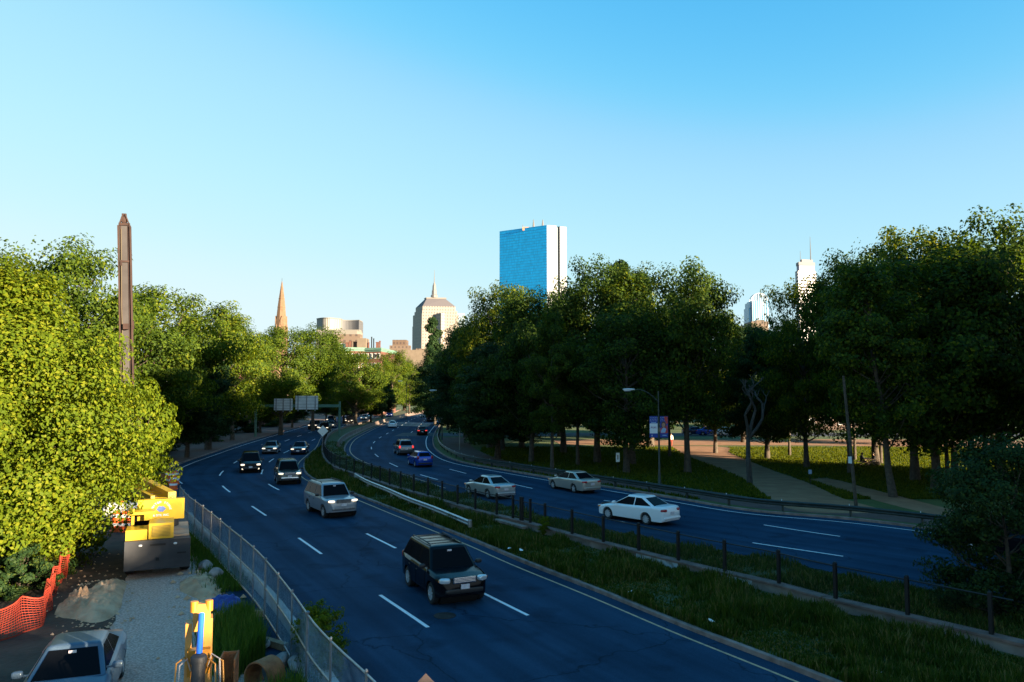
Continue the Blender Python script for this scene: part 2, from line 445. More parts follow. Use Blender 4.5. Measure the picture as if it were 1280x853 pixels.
# painted markings: one sheet, 4 mm above the asphalt
def dashes(mb, c, first, n, dl=4.3, cyc=12.2, w=.13):
    for i in range(n):
        a = first + cyc*i
        if a < 0 or a + dl > c.L: continue
        seg = c.cut(a, a + dl, .6); strip(mb, seg.off(-w/2), seg.off(w/2), ZR + .005, n=8)
LA = Curve(gl([W(1.6,16), (535,785), (473,743), (406,696), (372,672), (334,646), (313,632), (288,616), (277.5,607), (274.5,600), (275.5,593), (290,581), (316,566), (350,554), (385,541.5), (420,531), W(-50,230)]))
LB = Curve(gl([W(5.2,16.6), (820,850), (660,770), (600,740), (503,690), (461,669), (385,631), (353,615), (337,606.5), (328,598), (327,591.5), (334,580), (353,567.5), (390,551), (410,541), (432,531.5), W(-46,230)]))
RC = Curve(gl([W(22,25.5), (1054,696), (947,680), (760,649.5), (665,628), (637,622), (540,598), (508,588), (493,582), (473,571.5), (464.5,562), (466,555), (474,548), (488,540), (503,531.5), (516,524), (530,518)]))
RD = Curve(gl([W(26,30), (1050,671), (957,657), (676,613), (643,606), (598,596), (565,587.6), (540,580.6), (518,568), (507,554), (511,544), (524,533), (531,525), (538,517)]))
mk = MB()
dashes(mk, LA, LA.near(V3(G(535,785))), 30); dashes(mk, LA, LA.near(V3(G(535,785))) - 12.2, 1)
dashes(mk, LB, LB.near(V3(G(660,770))), 30, dl=4.2); dashes(mk, LB, LB.near(V3(G(660,770))) - 12.2, 1)
dashes(mk, RC, RC.near(V3(G(1054,696))), 30); dashes(mk, RD, RD.near(V3(G(1050,671))), 30)
ln = RK.off(-.95); strip(mk, ln.off(-.06), ln.off(.06), ZR + .005, n=300)
ln = LEf.off(.9); strip(mk, ln.off(-.05), ln.off(.05), ZR + .005, n=200)
tag(mk.build('road_markings', M_line), kind='structure')
mk = MB()
ln = ML.off(-.55); strip(mk, ln.off(-.045), ln.off(.045), ZR + .005, n=400)
ln = MR.cut(MR.near((-6,57)), MR.L).off(.6); strip(mk, ln.off(-.055), ln.off(.055), ZR + .005, n=300)
tag(mk.build('road_markings', M_yline), kind='structure')

# manhole cover and drains
def disc(name, px, py, r, m, label, cat):
    mb = MB(); p = G(px, py); mb.lathe([(r*.2,.022),(r*.85,.022),(r*.88,.016),(r,.016),(r,.004)], 28)
    return tag(mb.build(name, m, loc=(p.x, p.y, ZR)), label, cat)
M_iron = mat('cast_iron', (.022,.02,.019), .65, .6, col2=(.05,.042,.038), scale=9, bump=.6, bscale=30)
disc('manhole_cover', 556, 770.5, .36, M_iron, 'dark round manhole cover in the lane just ahead of the black SUV', 'manhole cover')

# construction site on the left: soil, gravel track, sandy berms
def poly_sheet(name, px, z, m, world=False, jitter=0.0, seed=0, cut=2.0):
    pts = [Vector(p) if world else G(*p) for p in px]
    c = Curve(catmull([(p.x, p.y) for p in pts] + [(pts[0].x, pts[0].y)], .6), True)
    rng = random.Random(seed); out = []
    for p in c.p[:-1]: out.append(V3(p + Vector((rng.uniform(-1,1), rng.uniform(-1,1)))*jitter, z))
    me = bpy.data.meshes.new(name); bm = bmesh.new()
    f = bm.faces.new([bm.verts.new(p) for p in out]); bmesh.ops.triangulate(bm, faces=[f]); 
    bm.normal_update()
    if sum(q.normal.z for q in bm.faces) < 0: bmesh.ops.reverse_faces(bm, faces=bm.faces[:])
    bm.to_mesh(me); bm.free(); me.materials.append(m)
    o = bpy.data.objects.new(name, me); COL.objects.link(o); return tag(o, kind='structure')
poly_sheet('site_ground', [(2.2,6,0),(-2.6,14.4,0),(-10.6,28.6,0),(-19.7,44.2,0),(-26,57,0),(-33,70,0),(-60,70,0),(-50,20,0),(-30,4,0)], .006, M_soil, True)
poly_sheet('gravel_track', [(-11.5,8,0),(-9.9,17.5,0),(-11.4,21.5,0),(-13.2,25.5,0),(-15.1,30,0),(-17.5,36,0),(-24,52,0),(-20.5,47,0),(-13.2,35,0),(-11.2,29.6,0),(-9.6,25.5,0),(-8.0,22.5,0),(-6.3,19,0),(-3.6,12,0),(-2.5,8,0)], .012, M_gravel, True, .12, 3)
# ================================================================== park paths
PATHS = []
def path(name, px, m, z=.006, seed=1):
    o = poly_sheet(name, px, z, m, False, .05, seed)
    PATHS.append([tuple(v.co[:2]) for v in o.data.vertices])
    return o
# pavement running along the guardrail
gr_in, gr_out = RK.off(1.5), RK.off(5.2)
mb = MB(); k0, k1 = RK.near((32,30)), RK.near((-12,125)); a, b = gr_in.cut(gr_in.near(RK.at(k0)), gr_in.near(RK.at(k1))), gr_out.cut(gr_out.near(RK.at(k0)), gr_out.near(RK.at(k1)))
strip(mb, a, b, .005); tag(mb.build('footpath', M_walk), kind='structure')
PATHS.append([tuple(a.at(a.L*i/60)) for i in range(61)] + [tuple(b.at(b.L*i/60)) for i in range(60, -1, -1)])
path('tan_path', [(838,557.5),(860,571),(905,588),(935,603),(960,622),(1005,640),(1100,640),(1050,622),(1010,604),(965,588),(935,576),(912,566),(905,559)], M_path, .0095, 2)
path('tan_path', [(1010,600),(1080,622),(1150,640),(1240,660),(1240,652),(1160,630),(1090,612),(1030,598)], M_path, .013, 4)
path('tan_path', [(700,556),(838,557),(1000,557),(1300,560),(1300,552),(1000,549.5),(838,550.5),(700,550)], M_path, .0165, 3)
mb = MB(); mb.add([(-20,128,.02),(140,128,.02),(140,139,.02),(-20,139,.02)], [(0,1,2,3)]); tag(mb.build('park_road', M_asph), kind='structure')
# ================================================================== vegetation
M_bark = mat('bark', (.045,.034,.025), .95, col2=(.095,.072,.052), scale=4, detail=8, bump=1.0, bscale=18)
M_bark_pale = mat('dead_bark', (.035,.032,.030), .95, col2=(.065,.06,.055), scale=5, detail=8, bump=.8, bscale=18)
M_leaf = leaf_mat('park_leaves', (.028,.054,.010), (.082,.126,.012), (.135,.158,.012), .42)
M_leaf_r = leaf_mat('shaded_park_leaves', (.016,.036,.011), (.064,.104,.012), (.155,.165,.012), .40)  # darker leaf copy, shade of the right-hand trees put into its colour
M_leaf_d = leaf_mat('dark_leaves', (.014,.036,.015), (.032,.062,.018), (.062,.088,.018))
M_leaf_y = leaf_mat('lime_leaves', (.050,.086,.008), (.108,.152,.010), (.158,.180,.012), .4)
M_leaf_n = leaf_mat('conifer_needles', (.016,.038,.014), (.034,.062,.020), (.05,.08,.024), .15)

def unit(v): return v / np.maximum(np.linalg.norm(v, axis=1, keepdims=True), 1e-9)
def leaves(rng, C, RAD, counts, size, droop=.25, squash=.75, outw=.7):
    """one bent four-cornered leaf per entry, spread through the shell of every clump"""
    idx = np.repeat(np.arange(len(C)), counts); n = len(idx)
    off = rng.normal(size=(n, 3))
    off *= (.52 * RAD[idx] * np.minimum(1.0, 1.9/np.linalg.norm(off, axis=1)))[:, None]; off[:, 2] *= squash
    c0 = C.mean(0); ax = C - c0; ax[:, 2] = ax[:, 2]*.35 + .25*np.abs(ax[:, :2]).sum(1); ax = unit(ax + rng.normal(size=ax.shape)*.35*np.abs(ax).mean())
    k = (off * ax[idx]).sum(1, keepdims=True); off = off + ax[idx]*k*.75
    off[:, 2] -= .10*np.maximum(0, np.linalg.norm(off[:, :2], axis=1))
    d = unit(off); pos = C[idx] + off
    cd = unit(C - np.array([0, 0, C[:, 2].mean()]))[idx]
    nrm = unit(outw * d + .55*cd + rng.normal(size=(n, 3)) * .42 + np.array([0, 0, .25]))
    t = rng.normal(size=(n, 3)) + d * .6; t[:, 2] -= droop
    t = unit(t - nrm * (t * nrm).sum(1, keepdims=True)); b = np.cross(nrm, t)
    s = size * (.6 + .8 * rng.random(n))[:, None]
    v = np.empty((n, 4, 3))
    v[:, 0] = pos - t*s*.5; v[:, 2] = pos + t*s*.5 - nrm*s*.12
    v[:, 1] = pos + b*s*.33 + nrm*s*.10; v[:, 3] = pos - b*s*.33 + nrm*s*.10
    return v.reshape(-1, 3), np.arange(n*4).reshape(-1, 4)

def crown_points(rng, H, base, Rr, K, shape, rcs=1.0):
    """clump centres: lobed envelope, denser on the outside"""
    pts, rad = [], []
    ph = rng.random(8) * 2*PI
    tries = 0
    while len(pts) < K and tries < K*60:
        tries += 1
        h = rng.random(); a = rng.random() * 2*PI
        if shape == 'round': e = math.sin(PI * min(1, .10 + .86*h)) ** .62
        elif shape == 'tall': e = math.sin(PI * min(1, .14 + .80*h)) ** .8 * (1 - .25*h)
        elif shape == 'cone': e = .9*(1 - h) ** .8 + .12
        elif shape == 'vase': e = (.35 + .75*h) * (1 - max(0, h - .62)/.42) ** .55
        elif shape == 'egg': e = min(1, (h + .12)/.32)**.6 * max(0, 1 - .97*h**1.5)**.75
        else: e = math.sqrt(max(0, 1 - (h*.97)**2))                     # bush
        lob = 1 + .21*math.sin(3*a + ph[0] + 4*h) + .13*math.sin(5*a + ph[1] - 7*h) + .12*math.sin(2*a + ph[2] + 9*h)
        q = (.30 + .70*rng.random() ** .45)
        r = Rr * e * lob * q
        p = np.array([r*math.cos(a), r*math.sin(a), base + (H - base)*(h*.94 + .02)])
        rc = Rr * (.13 + .15*rng.random()**1.5) * rcs * (1.0 if shape != 'cone' else .75)
        if all(np.linalg.norm(p - o) > .62*rc for o in pts): pts.append(p); rad.append(rc)
    return np.array(pts), np.array(rad)

def make_tree(name, H, base, Rr, K, n, size, m, shape='round', seed=0, trunk=.28, bark=None, gap=.0, limbs=True, bend=0.0, rcs=1.0):
    """tree > trunk (with limbs), crown"""
    rng = np.random.default_rng(seed); rr = random.Random(seed)
    C, RAD = crown_points(rng, H, base, Rr, K, shape, rcs)
    cnt = np.maximum(4, (n * RAD**2 / (RAD**2).sum() * (.65 + .7*rng.random(len(C))))).astype(int)
    if gap: cnt[rng.random(len(C)) < gap] //= 5
    v, f = leaves(rng, C, RAD, cnt, size, squash=.62 if shape != 'cone' else .4)
    mb = MB()
    top = base + (H - base) * (.8 if shape in ('cone', 'tall') else .55)
    tp = []
    for i in range(8):
        z = top*i/7; tp.append((bend*z + .10*math.sin(z*.7 + seed)*min(1, z/3), .10*math.cos(z*.6 + seed*2)*min(1, z/3), z))
    mb.tube(tp, [trunk*1.45, trunk*1.05] + [trunk*(1 - .11*i) for i in range(1, 7)], 10)
    if limbs:
        order = sorted(range(len(C)), key=lambda i: -RAD[i])[:min(len(C), 46)]
        for i in order:
            c = C[i]; z0 = min(top*.98, max(base*.75, c[2] - (.5 + .5*rr.random())*np.linalg.norm(c[:2])*.9 - .4))
            k = z0/top*7; j = min(6, int(k)); a = Vector(tp[j]).lerp(Vector(tp[j+1]), k - j)
            e = Vector(c); mid = a.lerp(e, .5) + Vector((rr.uniform(-.3,.3), rr.uniform(-.3,.3), -.05*(e - a).length))
            w = trunk * (.20 + .12*rr.random())
            mb.tube([a, a.lerp(mid, .5) + Vector((0,0,-.05)), mid, mid.lerp(e, .55), e], [w, w*.85, w*.62, w*.4, w*.15], 5)
    root = bpy.data.objects.new(name, None); COL.objects.link(root)
    mb.build('trunk', bark or M_bark, root, smooth=50)
    me = np_mesh('crown', v, f, m); o = bpy.data.objects.new('crown', me); COL.objects.link(o); o.parent = root
    return root

MASTERS = {}
def master(key, *a, **k):
    MASTERS[key] = [make_tree(*a, **k), False]
_used = {}
def plant(key, name, x, y, H=None, label='', group=None, rz=None, wid=None, z=0.0, cat='tree', tilt=0.0):
    root, used = MASTERS[key]
    if not used: o = root; MASTERS[key][1] = True; o.name = name
    else: o = copy_tree(root); o.name = name
    h0 = MH[key]; s = (H / h0) if H else 1.0; w = wid if wid else s
    o.location = (x, y, z); o.scale = (w, w, s)
    o.rotation_euler = (0, tilt, rz if rz is not None else (x*12.9898 + y*78.233) % 6.283)
    return tag(o, label, cat, group)
MH = dict(oakr=18, mapler=18, elmr=19, dense=18, oak=18, maple=18, elm=19, linden=15, tall=20, bush=3, cone=14, young=7, shrub=1.6)
master('oak', 'shade_tree', 18, 3.9, 6.4, 150, 46000, .28, M_leaf, 'round', 11, .36, gap=.28, rcs=1.12)
master('maple', 'shade_tree', 18, 3.4, 5.7, 130, 40000, .27, M_leaf, 'round', 23, .30, gap=.28, rcs=1.12)
master('elm', 'shade_tree', 19, 4.6, 6.4, 130, 38000, .27, M_leaf, 'vase', 37, .32, gap=.3, rcs=1.12)
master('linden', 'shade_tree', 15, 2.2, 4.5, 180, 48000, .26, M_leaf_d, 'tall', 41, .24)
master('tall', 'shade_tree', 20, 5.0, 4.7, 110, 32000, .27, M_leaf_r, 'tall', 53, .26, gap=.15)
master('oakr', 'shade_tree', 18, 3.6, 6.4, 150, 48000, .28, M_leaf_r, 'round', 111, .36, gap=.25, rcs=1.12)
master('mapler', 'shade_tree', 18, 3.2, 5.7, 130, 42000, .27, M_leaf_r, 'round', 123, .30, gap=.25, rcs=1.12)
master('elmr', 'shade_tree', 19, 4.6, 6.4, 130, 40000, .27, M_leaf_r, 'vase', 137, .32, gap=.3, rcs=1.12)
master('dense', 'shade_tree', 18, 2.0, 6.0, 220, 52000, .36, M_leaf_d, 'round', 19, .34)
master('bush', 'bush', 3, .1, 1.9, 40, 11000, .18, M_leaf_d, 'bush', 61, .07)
master('cone', 'conifer', 14, .8, 2.4, 120, 26000, .26, M_leaf_n, 'cone', 71, .16, gap=.1, rcs=1.7)
master('young', 'young_tree', 7, 1.6, 2.6, 55, 14000, .20, M_leaf_y, 'round', 83, .09)
master('shrub', 'weed_clump', 1.6, .02, .62, 90, 7000, .055, M_leaf_y, 'vase', 91, .010)

def place(key, name, px, Y, top, label, group=None, dx=0, **k):
    """base at pixel column px and distance Y, top of the crown at pixel row top"""
    p = A(px, 492, Y); return plant(key, name, p.x + dx, Y, zat(top, Y), label, group, **k)

# the big lime-green tree beside the construction track
T1 = make_tree('shade_tree', 12.7, .5, 4.9, 170, 170000, .155, M_leaf_y, 'egg', 5, .30, rcs=1.3, gap=.08)
T1.location = (-20.9, 31.0, 0); tag(T1, 'big lime green tree beside the gravel track, nearest tree on the left', 'tree')
T1b = make_tree('shade_tree', 11.2, .3, 4.2, 130, 110000, .155, M_leaf_y, 'egg', 6, .2, rcs=1.3, gap=.08)
T1b.location = (-22.6, 27.6, 0); tag(T1b, 'lime green tree at the left picture edge above the orange mesh fence', 'tree')
plant('young', 'young_tree', -21.9, 44.0, 7.8, 'small yellow green tree just behind the crane, right of the big lime tree', wid=.85)
place('elm', 'shade_tree', 72, 55, 301, 'dark topped tree rising behind the big lime green tree', wid=.8)

LG = 'trees along the left side of the road'
left = [('oak', 196, 78, 360, 'full green tree just right of the grey steel boom'),
        ('maple', 152, 70, 372, 'green tree directly behind the grey steel boom'),
        ('oak', 262, 96, 384, 'broad green tree between the steel boom and the church spire, on the boom side'),
        ('maple', 292, 116, 396, 'green tree on the left side, just left of the church spire'),
        ('oak', 352, 132, 410, 'green tree standing under the church spire'),
        ('elm', 392, 146, 407, 'bright green tree in front of the round white building'),
        ('oak', 445, 172, 441, 'round green tree in front of the brick building with the green cornice'),
        ('maple', 418, 190, 424, 'green tree left of the brick building, touching its corner'),
        ('oak', 490, 235, 440, 'pale green tree right of the brick building'),
        ('maple', 512, 262, 450, 'farthest green tree, under the stepped stone tower')]
for k, px, Y, top, lab in left: place(k, 'shade_tree', px, Y, top, lab, LG, wid=.98)
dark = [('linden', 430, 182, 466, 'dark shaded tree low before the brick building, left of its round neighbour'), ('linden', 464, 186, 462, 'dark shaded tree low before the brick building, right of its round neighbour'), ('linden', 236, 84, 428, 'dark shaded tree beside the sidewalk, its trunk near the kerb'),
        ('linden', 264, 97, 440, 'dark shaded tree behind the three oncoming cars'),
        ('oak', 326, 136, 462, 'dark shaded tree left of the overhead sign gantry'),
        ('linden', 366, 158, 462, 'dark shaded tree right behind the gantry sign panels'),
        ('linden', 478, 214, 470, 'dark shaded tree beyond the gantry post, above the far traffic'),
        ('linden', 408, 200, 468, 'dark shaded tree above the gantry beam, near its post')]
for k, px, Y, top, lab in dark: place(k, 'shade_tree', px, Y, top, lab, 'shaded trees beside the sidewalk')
hb = [(0, 83, 'rounded dark bush on the verge, closest to the orange barrels'), (262, 92, 'rounded dark bush on the verge behind the shaded trunk'), (300, 112, 'rounded dark bush behind the sidewalk, left of the gantry'),
      (338, 140, 'rounded dark bush under the gantry sign panels'), (376, 165, 'rounded dark bush right of the larger gantry sign'), (404, 185, 'rounded dark bush behind the gantry post')]
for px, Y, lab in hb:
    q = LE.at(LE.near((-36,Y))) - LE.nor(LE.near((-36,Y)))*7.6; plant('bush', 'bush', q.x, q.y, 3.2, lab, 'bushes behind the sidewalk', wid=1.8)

# right side: the park
RG = 'park trees right of the road'
right = [
 ('linden', 544, 172, 436, 'park tree at the far end of the road, by the dark pickup', {}),
 ('linden', 560, 150, 438, 'park tree on the bend, left of the glass tower', {}),
 ('linden', 582, 125, 408, 'park tree behind the thin pale post', {}),
 ('oak', 612, 100, 380, 'park tree left below the glass tower', {'wid': .8}),
 ('maple', 628, 96, 352, 'park tree with its top before the left edge of the glass tower', {'wid': .85}),
 ('maple', 664, 80, 362, 'park tree whose top hides the foot of the glass tower', {'wid': .8}),
 ('elm', 704, 92, 372, 'park tree set back below the bright edge of the glass tower', {}),
 ('oak', 746, 79, 326, 'tallest park tree just right of the glass tower, its top lit yellow green', {'wid': .88}),
 ('tall', 790, 77, 337, 'thick trunked park tree beside the small white notice', {}),
 ('maple', 782, 69, 386, 'park tree carrying the small white notice, behind the lamp post', {}),
 ('elm', 858, 69, 330, 'bare stemmed park tree beside the tan path, right of the banners', {'wid': .8}),
 ('oak', 812, 104, 368, 'park tree behind the banners on the lamp post', {}),
 ('maple', 893, 92, 384, 'park tree at the fork of the tan path, left of the arched tower', {'wid': .72}),
 ('linden', 957, 84, 409, 'low park tree right of the tan path, below the arched tower', {}),
 ('linden', 928, 112, 405, 'small park tree on the far side of the tan path', {}),
 ('maple', 1006, 74, 350, 'park tree below the banded tower, its left flank loose', {'wid': .72}),
 ('elm', 1060, 68, 324, 'park tree right before the banded tower', {'wid': .66}),
 ('oak', 1092, 76, 318, 'broad dark park tree between the banded tower and the leaning trunk', {'wid': .85}),
 ('tall', 1112, 53, 330, 'park tree with the leaning trunk', {'tilt': -.10, 'rz': 0.0}),
 ('oak', 1140, 63, 283, 'tall park tree right of the leaning trunk, top catching sun', {'wid': .85}),
 ('maple', 1166, 57, 312, 'park tree with a straight dark trunk, left of the thin double trunks', {}),
 ('maple', 1190, 71, 306, 'park tree set back among the right hand trunks, second in depth', {'wid': .8}),
 ('tall', 1211, 57, 318, 'slim trunked park tree left of the massive trunk', {}),
 ('oak', 1246, 59, 270, 'massive trunked park tree at the right edge, tallest of all', {'wid': .95}),
 ('elm', 1292, 66, 300, 'park tree cut by the right edge of the picture', {}),
 ('oak', 1060, 112, 410, 'background park tree behind the two seated people', {}),
 ('linden', 985, 124, 455, 'background park tree before the pale low building', {}),
 ('oak', 1150, 108, 395, 'background park tree behind the tall trunks on the right', {}),
 ('maple', 1240, 100, 372, 'background park tree behind the massive trunk', {}),
 ('oak', 700, 128, 392, 'background park tree far behind the beige sedan', {}),
 ('maple', 780, 132, 398, 'background park tree far behind the white notice', {}),
 ('linden', 880, 150, 448, 'background park tree beyond the parked blue cars', {}),
 ('maple', 640, 124, 405, 'background park tree far behind the silver sedan', {}),
 ('linden', 590, 108, 430, 'low branched park tree behind the blue hatchback', {'wid': 1.25}),
 ('linden', 622, 84, 432, 'low branched park tree above the silver sedan', {'wid': 1.15}),
 ('linden', 652, 100, 430, 'low branched park tree between silver and beige sedan', {'wid': 1.25}),
 ('linden', 560, 210, 440, 'park tree beyond the far bend, right of the dark pickup', {'wid': 1.5}),
 ('linden', 506, 312, 468, 'tree closing the view at the far end of the road', {'wid': 2.6}),
 ('linden', 472, 258, 474, 'dark tree between the parked cars and the far bend', {'wid': 1.6}),
 ('tall', 1180, 64, 372, 'slim park trunk just left of the straight dark trunk pair', {'wid': .55}),
 ('tall', 1228, 66, 360, 'slim park trunk close left of the massive trunk', {'wid': .5}),
 ('tall', 1098, 78, 380, 'slim park trunk behind the leaning trunk', {'wid': .55}),
 ('tall', 1066, 82, 385, 'slim park trunk behind the leaning pole', {'wid': .5}),
 ('tall', 985, 88, 400, 'slim park trunk right of the arched tower gap', {'wid': .5}),
 ('tall', 722, 76, 380, 'slim park trunk behind the beige sedan', {'wid': .6}),
 ('tall', 836, 86, 385, 'slim park trunk close behind the banners', {'wid': .55}),
 ('tall', 690, 70, 392, 'slim park trunk left of the beige sedan roof', {'wid': .55}),
 ('linden', 610, 190, 440, 'background tree across the park road, far left one', {'wid': 1.8}),
 ('linden', 690, 175, 430, 'background tree across the park road behind the beige sedan', {'wid': 1.8}),
 ('linden', 770, 178, 430, 'background tree across the park road behind the banners', {'wid': 1.8}),
 ('linden', 845, 185, 430, 'background tree across the park road beyond the walking person', {'wid': 1.8}),
 ('linden', 930, 190, 452, 'background tree across the park road beyond the bare tree', {'wid': 1.4}),
 ('linden', 1020, 182, 425, 'background tree behind the long pale building, left part', {'wid': 1.8}),
 ('linden', 1120, 178, 420, 'background tree behind the long pale building, right part', {'wid': 1.8}),
 ('linden', 1220, 170, 415, 'background tree far behind the massive trunk', {'wid': 1.8}),
]
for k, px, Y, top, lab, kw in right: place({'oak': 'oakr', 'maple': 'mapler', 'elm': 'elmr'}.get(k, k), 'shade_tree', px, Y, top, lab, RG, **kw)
place('cone', 'conifer', 541, 205, 392, 'slim dark conifer in front of the stepped stone tower', wid=1.5)
place('cone', 'conifer', 777, 112, 318, 'pointed conifer tip rising behind the park trees right of the glass tower', wid=1.4)
place('cone', 'conifer', 803, 112, 333, 'second pointed conifer tip, lower, right of its neighbour', wid=1.3)

# the low dark tree standing on the median at the right edge
near_r = make_tree('small_tree', 5.6, .1, 2.05, 120, 40000, .10, M_leaf_d, 'round', 77, .10)
p = G(1252, 778); near_r.location = (p.x + .4, p.y + .2, .1); tag(near_r, 'low dark leafy tree standing on the median at the right edge', 'tree')

# bare tree by the path
def bare_tree(px, Y):
    rr = random.Random(4); mb = MB()
    def grow(a, d, L, w, lev):
        b = a + d*L; m_ = a.lerp(b, .5) + Vector((rr.uniform(-1,1), rr.uniform(-1,1), 0))*L*.06
        mb.tube([a, m_, b], [w, w*.85, w*.7], 7 if lev < 2 else 5)
        if lev >= 5: return
        for k in range(2 if lev else 3):
            ax = Vector((rr.uniform(-1,1), rr.uniform(-.6,.6), rr.uniform(-.1,.5))); nd = (d*.9 + ax*1.15 + Vector((0,0,.2))).normalized()
            grow(b, nd, L*rr.uniform(.52,.70), w*.62, lev + 1)
    grow(Vector((0,0,0)), Vector((-.02,0,1)), 3.6, .24, 0)
    p = A(px, 492, Y); o = thing('bare_tree', 'leafless grey forked tree beside the tan path', 'tree', (p.x, Y, 0))
    mb.build('trunk', M_bark_pale, o, smooth=50)
bare_tree(935, 61)

# unseen trees right of and behind the view, placed and sized for their shadow
SG = 'unseen park trees placed for shade'
rs = random.Random(9)
spots = [(62,34,17),(74,26,18),(58,20,20),(70,12,17),(84,34,18),(82,14,19),(96,22,20),(52,8,15),(64,0,16),(78,0,17),(92,6,20),(56,-8,12.5),(68,-14,13.5),(82,-12,16),(60,-22,11),(74,-26,15),(90,-24,17),(40,-2,8),(46,-14,9.4),(50,-24,9.2),(48,-22,8.9),(54,-29,10.1),(37,37,22),(42,30,22),(48,40,20),(44,20,19),(52,28,21),(48,10,12),(36,14,9),(54,-4,14),(46,6,14),(58,6,15.5),(62,8,15),(106,10,20),(100,-4,19)]
for i, (x, y, h) in enumerate(spots):
    plant('dense', 'shade_tree', x + rs.uniform(-2,2), y + rs.uniform(-2,2), h*1.22 + 3.0, 'unseen leafy park tree placed to shade the road from the right', SG, wid=1.0 if h > 16 else .85)

for i, (px, py, h, lab) in enumerate([(28,748,1.7,'scrubby dark bush behind the orange mesh fence, middle one'), (-14,748,2.0,'scrubby dark bush at the left picture edge behind the orange mesh fence'), (58,722,1.6,'scrubby dark bush right under the big lime tree, beside the fence bend')]):
    q = G(px, py); plant('bush', 'bush', q.x - .5, q.y + .6, h, lab, 'scrub behind the orange fence', cat='bush')
# ================================================================== walls, fences, rails, posts, signs
M_black = mat('black_paint_metal', (.012,.013,.015), .5, .4)
M_galv = mat('galvanised_steel', (.42,.44,.46), .42, .85, col2=(.30,.31,.33), scale=5, bump=.05)
M_galv_d = mat('weathered_steel', (.30,.31,.32), .5, .8, col2=(.20,.20,.21), scale=6)
M_green = mat('green_painted_steel', (.05,.13,.095), .55, .1, col2=(.07,.16,.12), scale=3)
M_rail_d = mat('dark_guardrail_steel', (.030,.042,.042), .5, .5, col2=(.055,.065,.06), scale=2)
M_alum = mat('sign_back_aluminium', (.62,.64,.66), .45, .1, col2=(.52,.54,.56), scale=2)
M_white = mat('white_enamel', (.78,.78,.76), .45)
M_refl = mat('reflector_white', (.85,.86,.88), .25)
M_rust = mat('rusty_steel', (.20,.075,.03), .85, .2, col2=(.34,.15,.06), scale=4, detail=8, bump=.5, bscale=20)
M_wood = mat('old_timber', (.20,.13,.075), .85, col2=(.33,.23,.14), scale=5, detail=7, bump=.4)
M_orange = mat('safety_orange', (.85,.13,.02), .5)
M_wallpaint = mat('patched_plaster', (.42,.45,.48), .8, col2=(.24,.22,.20), scale=2.2, detail=9, lo=.5, hi=.6)
M_lampglass = mat('lamp_lens', (.62,.70,.78), .2, coat=.3)

# low median wall with a coping, patched pale in places
wall = thing('median_wall', 'low weathered concrete wall running along the grassy median under the black fence', 'wall')
mb = MB(); nW = int(WALL.L/6)
for i in range(nW):
    seg = WALL.cut(WALL.L*i/nW + .01, WALL.L*(i+1)/nW - .01, .8)
    ribbon(mb, seg, [(-.17,0),(-.17,.36),(.17,.36),(.17,0)])
mb.build('wall_body', M_conc, wall)
mb = MB()
for i in range(nW):
    seg = WALL.cut(WALL.L*i/nW + .015, WALL.L*(i+1)/nW - .015, .8)
    ribbon(mb, seg, [(-.22,.362),(-.22,.44),(.22,.44),(.22,.362)])
mb.build('coping', mat('brownstone_coping', (.095,.058,.048), .85, col2=(.19,.12,.10), scale=2, detail=8, bump=.3), wall)
for (x0, y0, x1, y1) in [(893,713,963,729), (812,692,850,703)]:
    a, b = WALL.near(V3(G(x0,y0,.42))), WALL.near(V3(G(x1,y1,.42)))
    mb = MB(); ribbon(mb, WALL.cut(min(a,b), max(a,b), .5).off(-.178 if a < b else -.178), [(-.004,.06),(-.004,.357),(.004,.357),(.004,.06)]); tag(mb.build('plaster_patch', M_wallpaint, wall), 'pale plaster patch on the wall')

def mesh_wires(mb, c, z0, z1, cell=.085, w=.0022, flip=False):
    """diagonal chain link strands that follow a curve"""
    h = z1 - z0; n = int(c.L/cell); d3 = [Vector((math.cos(q), math.sin(q))) * w for q in (0.5, 2.6, 4.7)]
    for s_ in (1, -1):
        for i in range(-int(h/cell) - 1, n + int(h/cell) + 1):
            d0 = i*cell; pts = []
            k = max(3, int(h/.55) + 2)
            for j in range(k):
                t = j/(k-1); d = d0 + s_*h*t
                if -.01 <= d <= c.L + .01: pts.append((d, z0 + h*t))
            if len(pts) < 2: continue
            vs, fs = [], []
            for d, z in pts:
                p, t_, nn = c.at(d), c.tan(d), c.nor(d)
                for q in d3: vs.append(V3(p + nn*q.x + t_*q.y*.7, z + q.y*.7))
            for j in range(len(pts) - 1):
                for m_ in range(3): fs.append((j*3 + m_, j*3 + (m_+1) % 3, j*3 + 3 + (m_+1) % 3, j*3 + 3 + m_))
            mb.add(vs, fs)
    return mb

# black fence on the wall: posts, top rail, chain link
WR = Curve(WALL.p[::-1], True) if False else WALL
gate_d = WALL.near(V3(G(651,650,.42)))
fence = thing('chain_link_fence', 'black chain link fence with square posts on the low median wall', 'fence')
f_end = WALL.near((-31,121)); spac = 2.32
d, npost = 1.0, 0
post_d = []
while d < f_end:
    if abs(d - gate_d) > 1.1: post_d.append(d)
    d += spac
ZW = .44
for k, d in enumerate(post_d):
    p, t = WALL.at(d), WALL.tan(d); w = .105 if p.y < 60 else .09
    mb = MB(); mb.box((p.x, p.y, ZW + .57), (w, w, 1.14), math.atan2(t.y, t.x)); mb.lathe([(w*.72,0),(w*.72,.02),(w*.3,.06)], 4, c=(p.x, p.y, ZW + 1.14))
    mb.build('post', M_black, fence)
mb = MB()
for a, b in ((.4, gate_d - .95), (gate_d + .95, f_end)):
    seg = WALL.cut(a, b, 1.0); mb.tube([V3(seg.at(seg.L*i/max(2,int(seg.L))), ZW + 1.06) for i in range(max(2,int(seg.L)) + 1)], .026, 6)
mb.build('top_rail', M_black, fence)
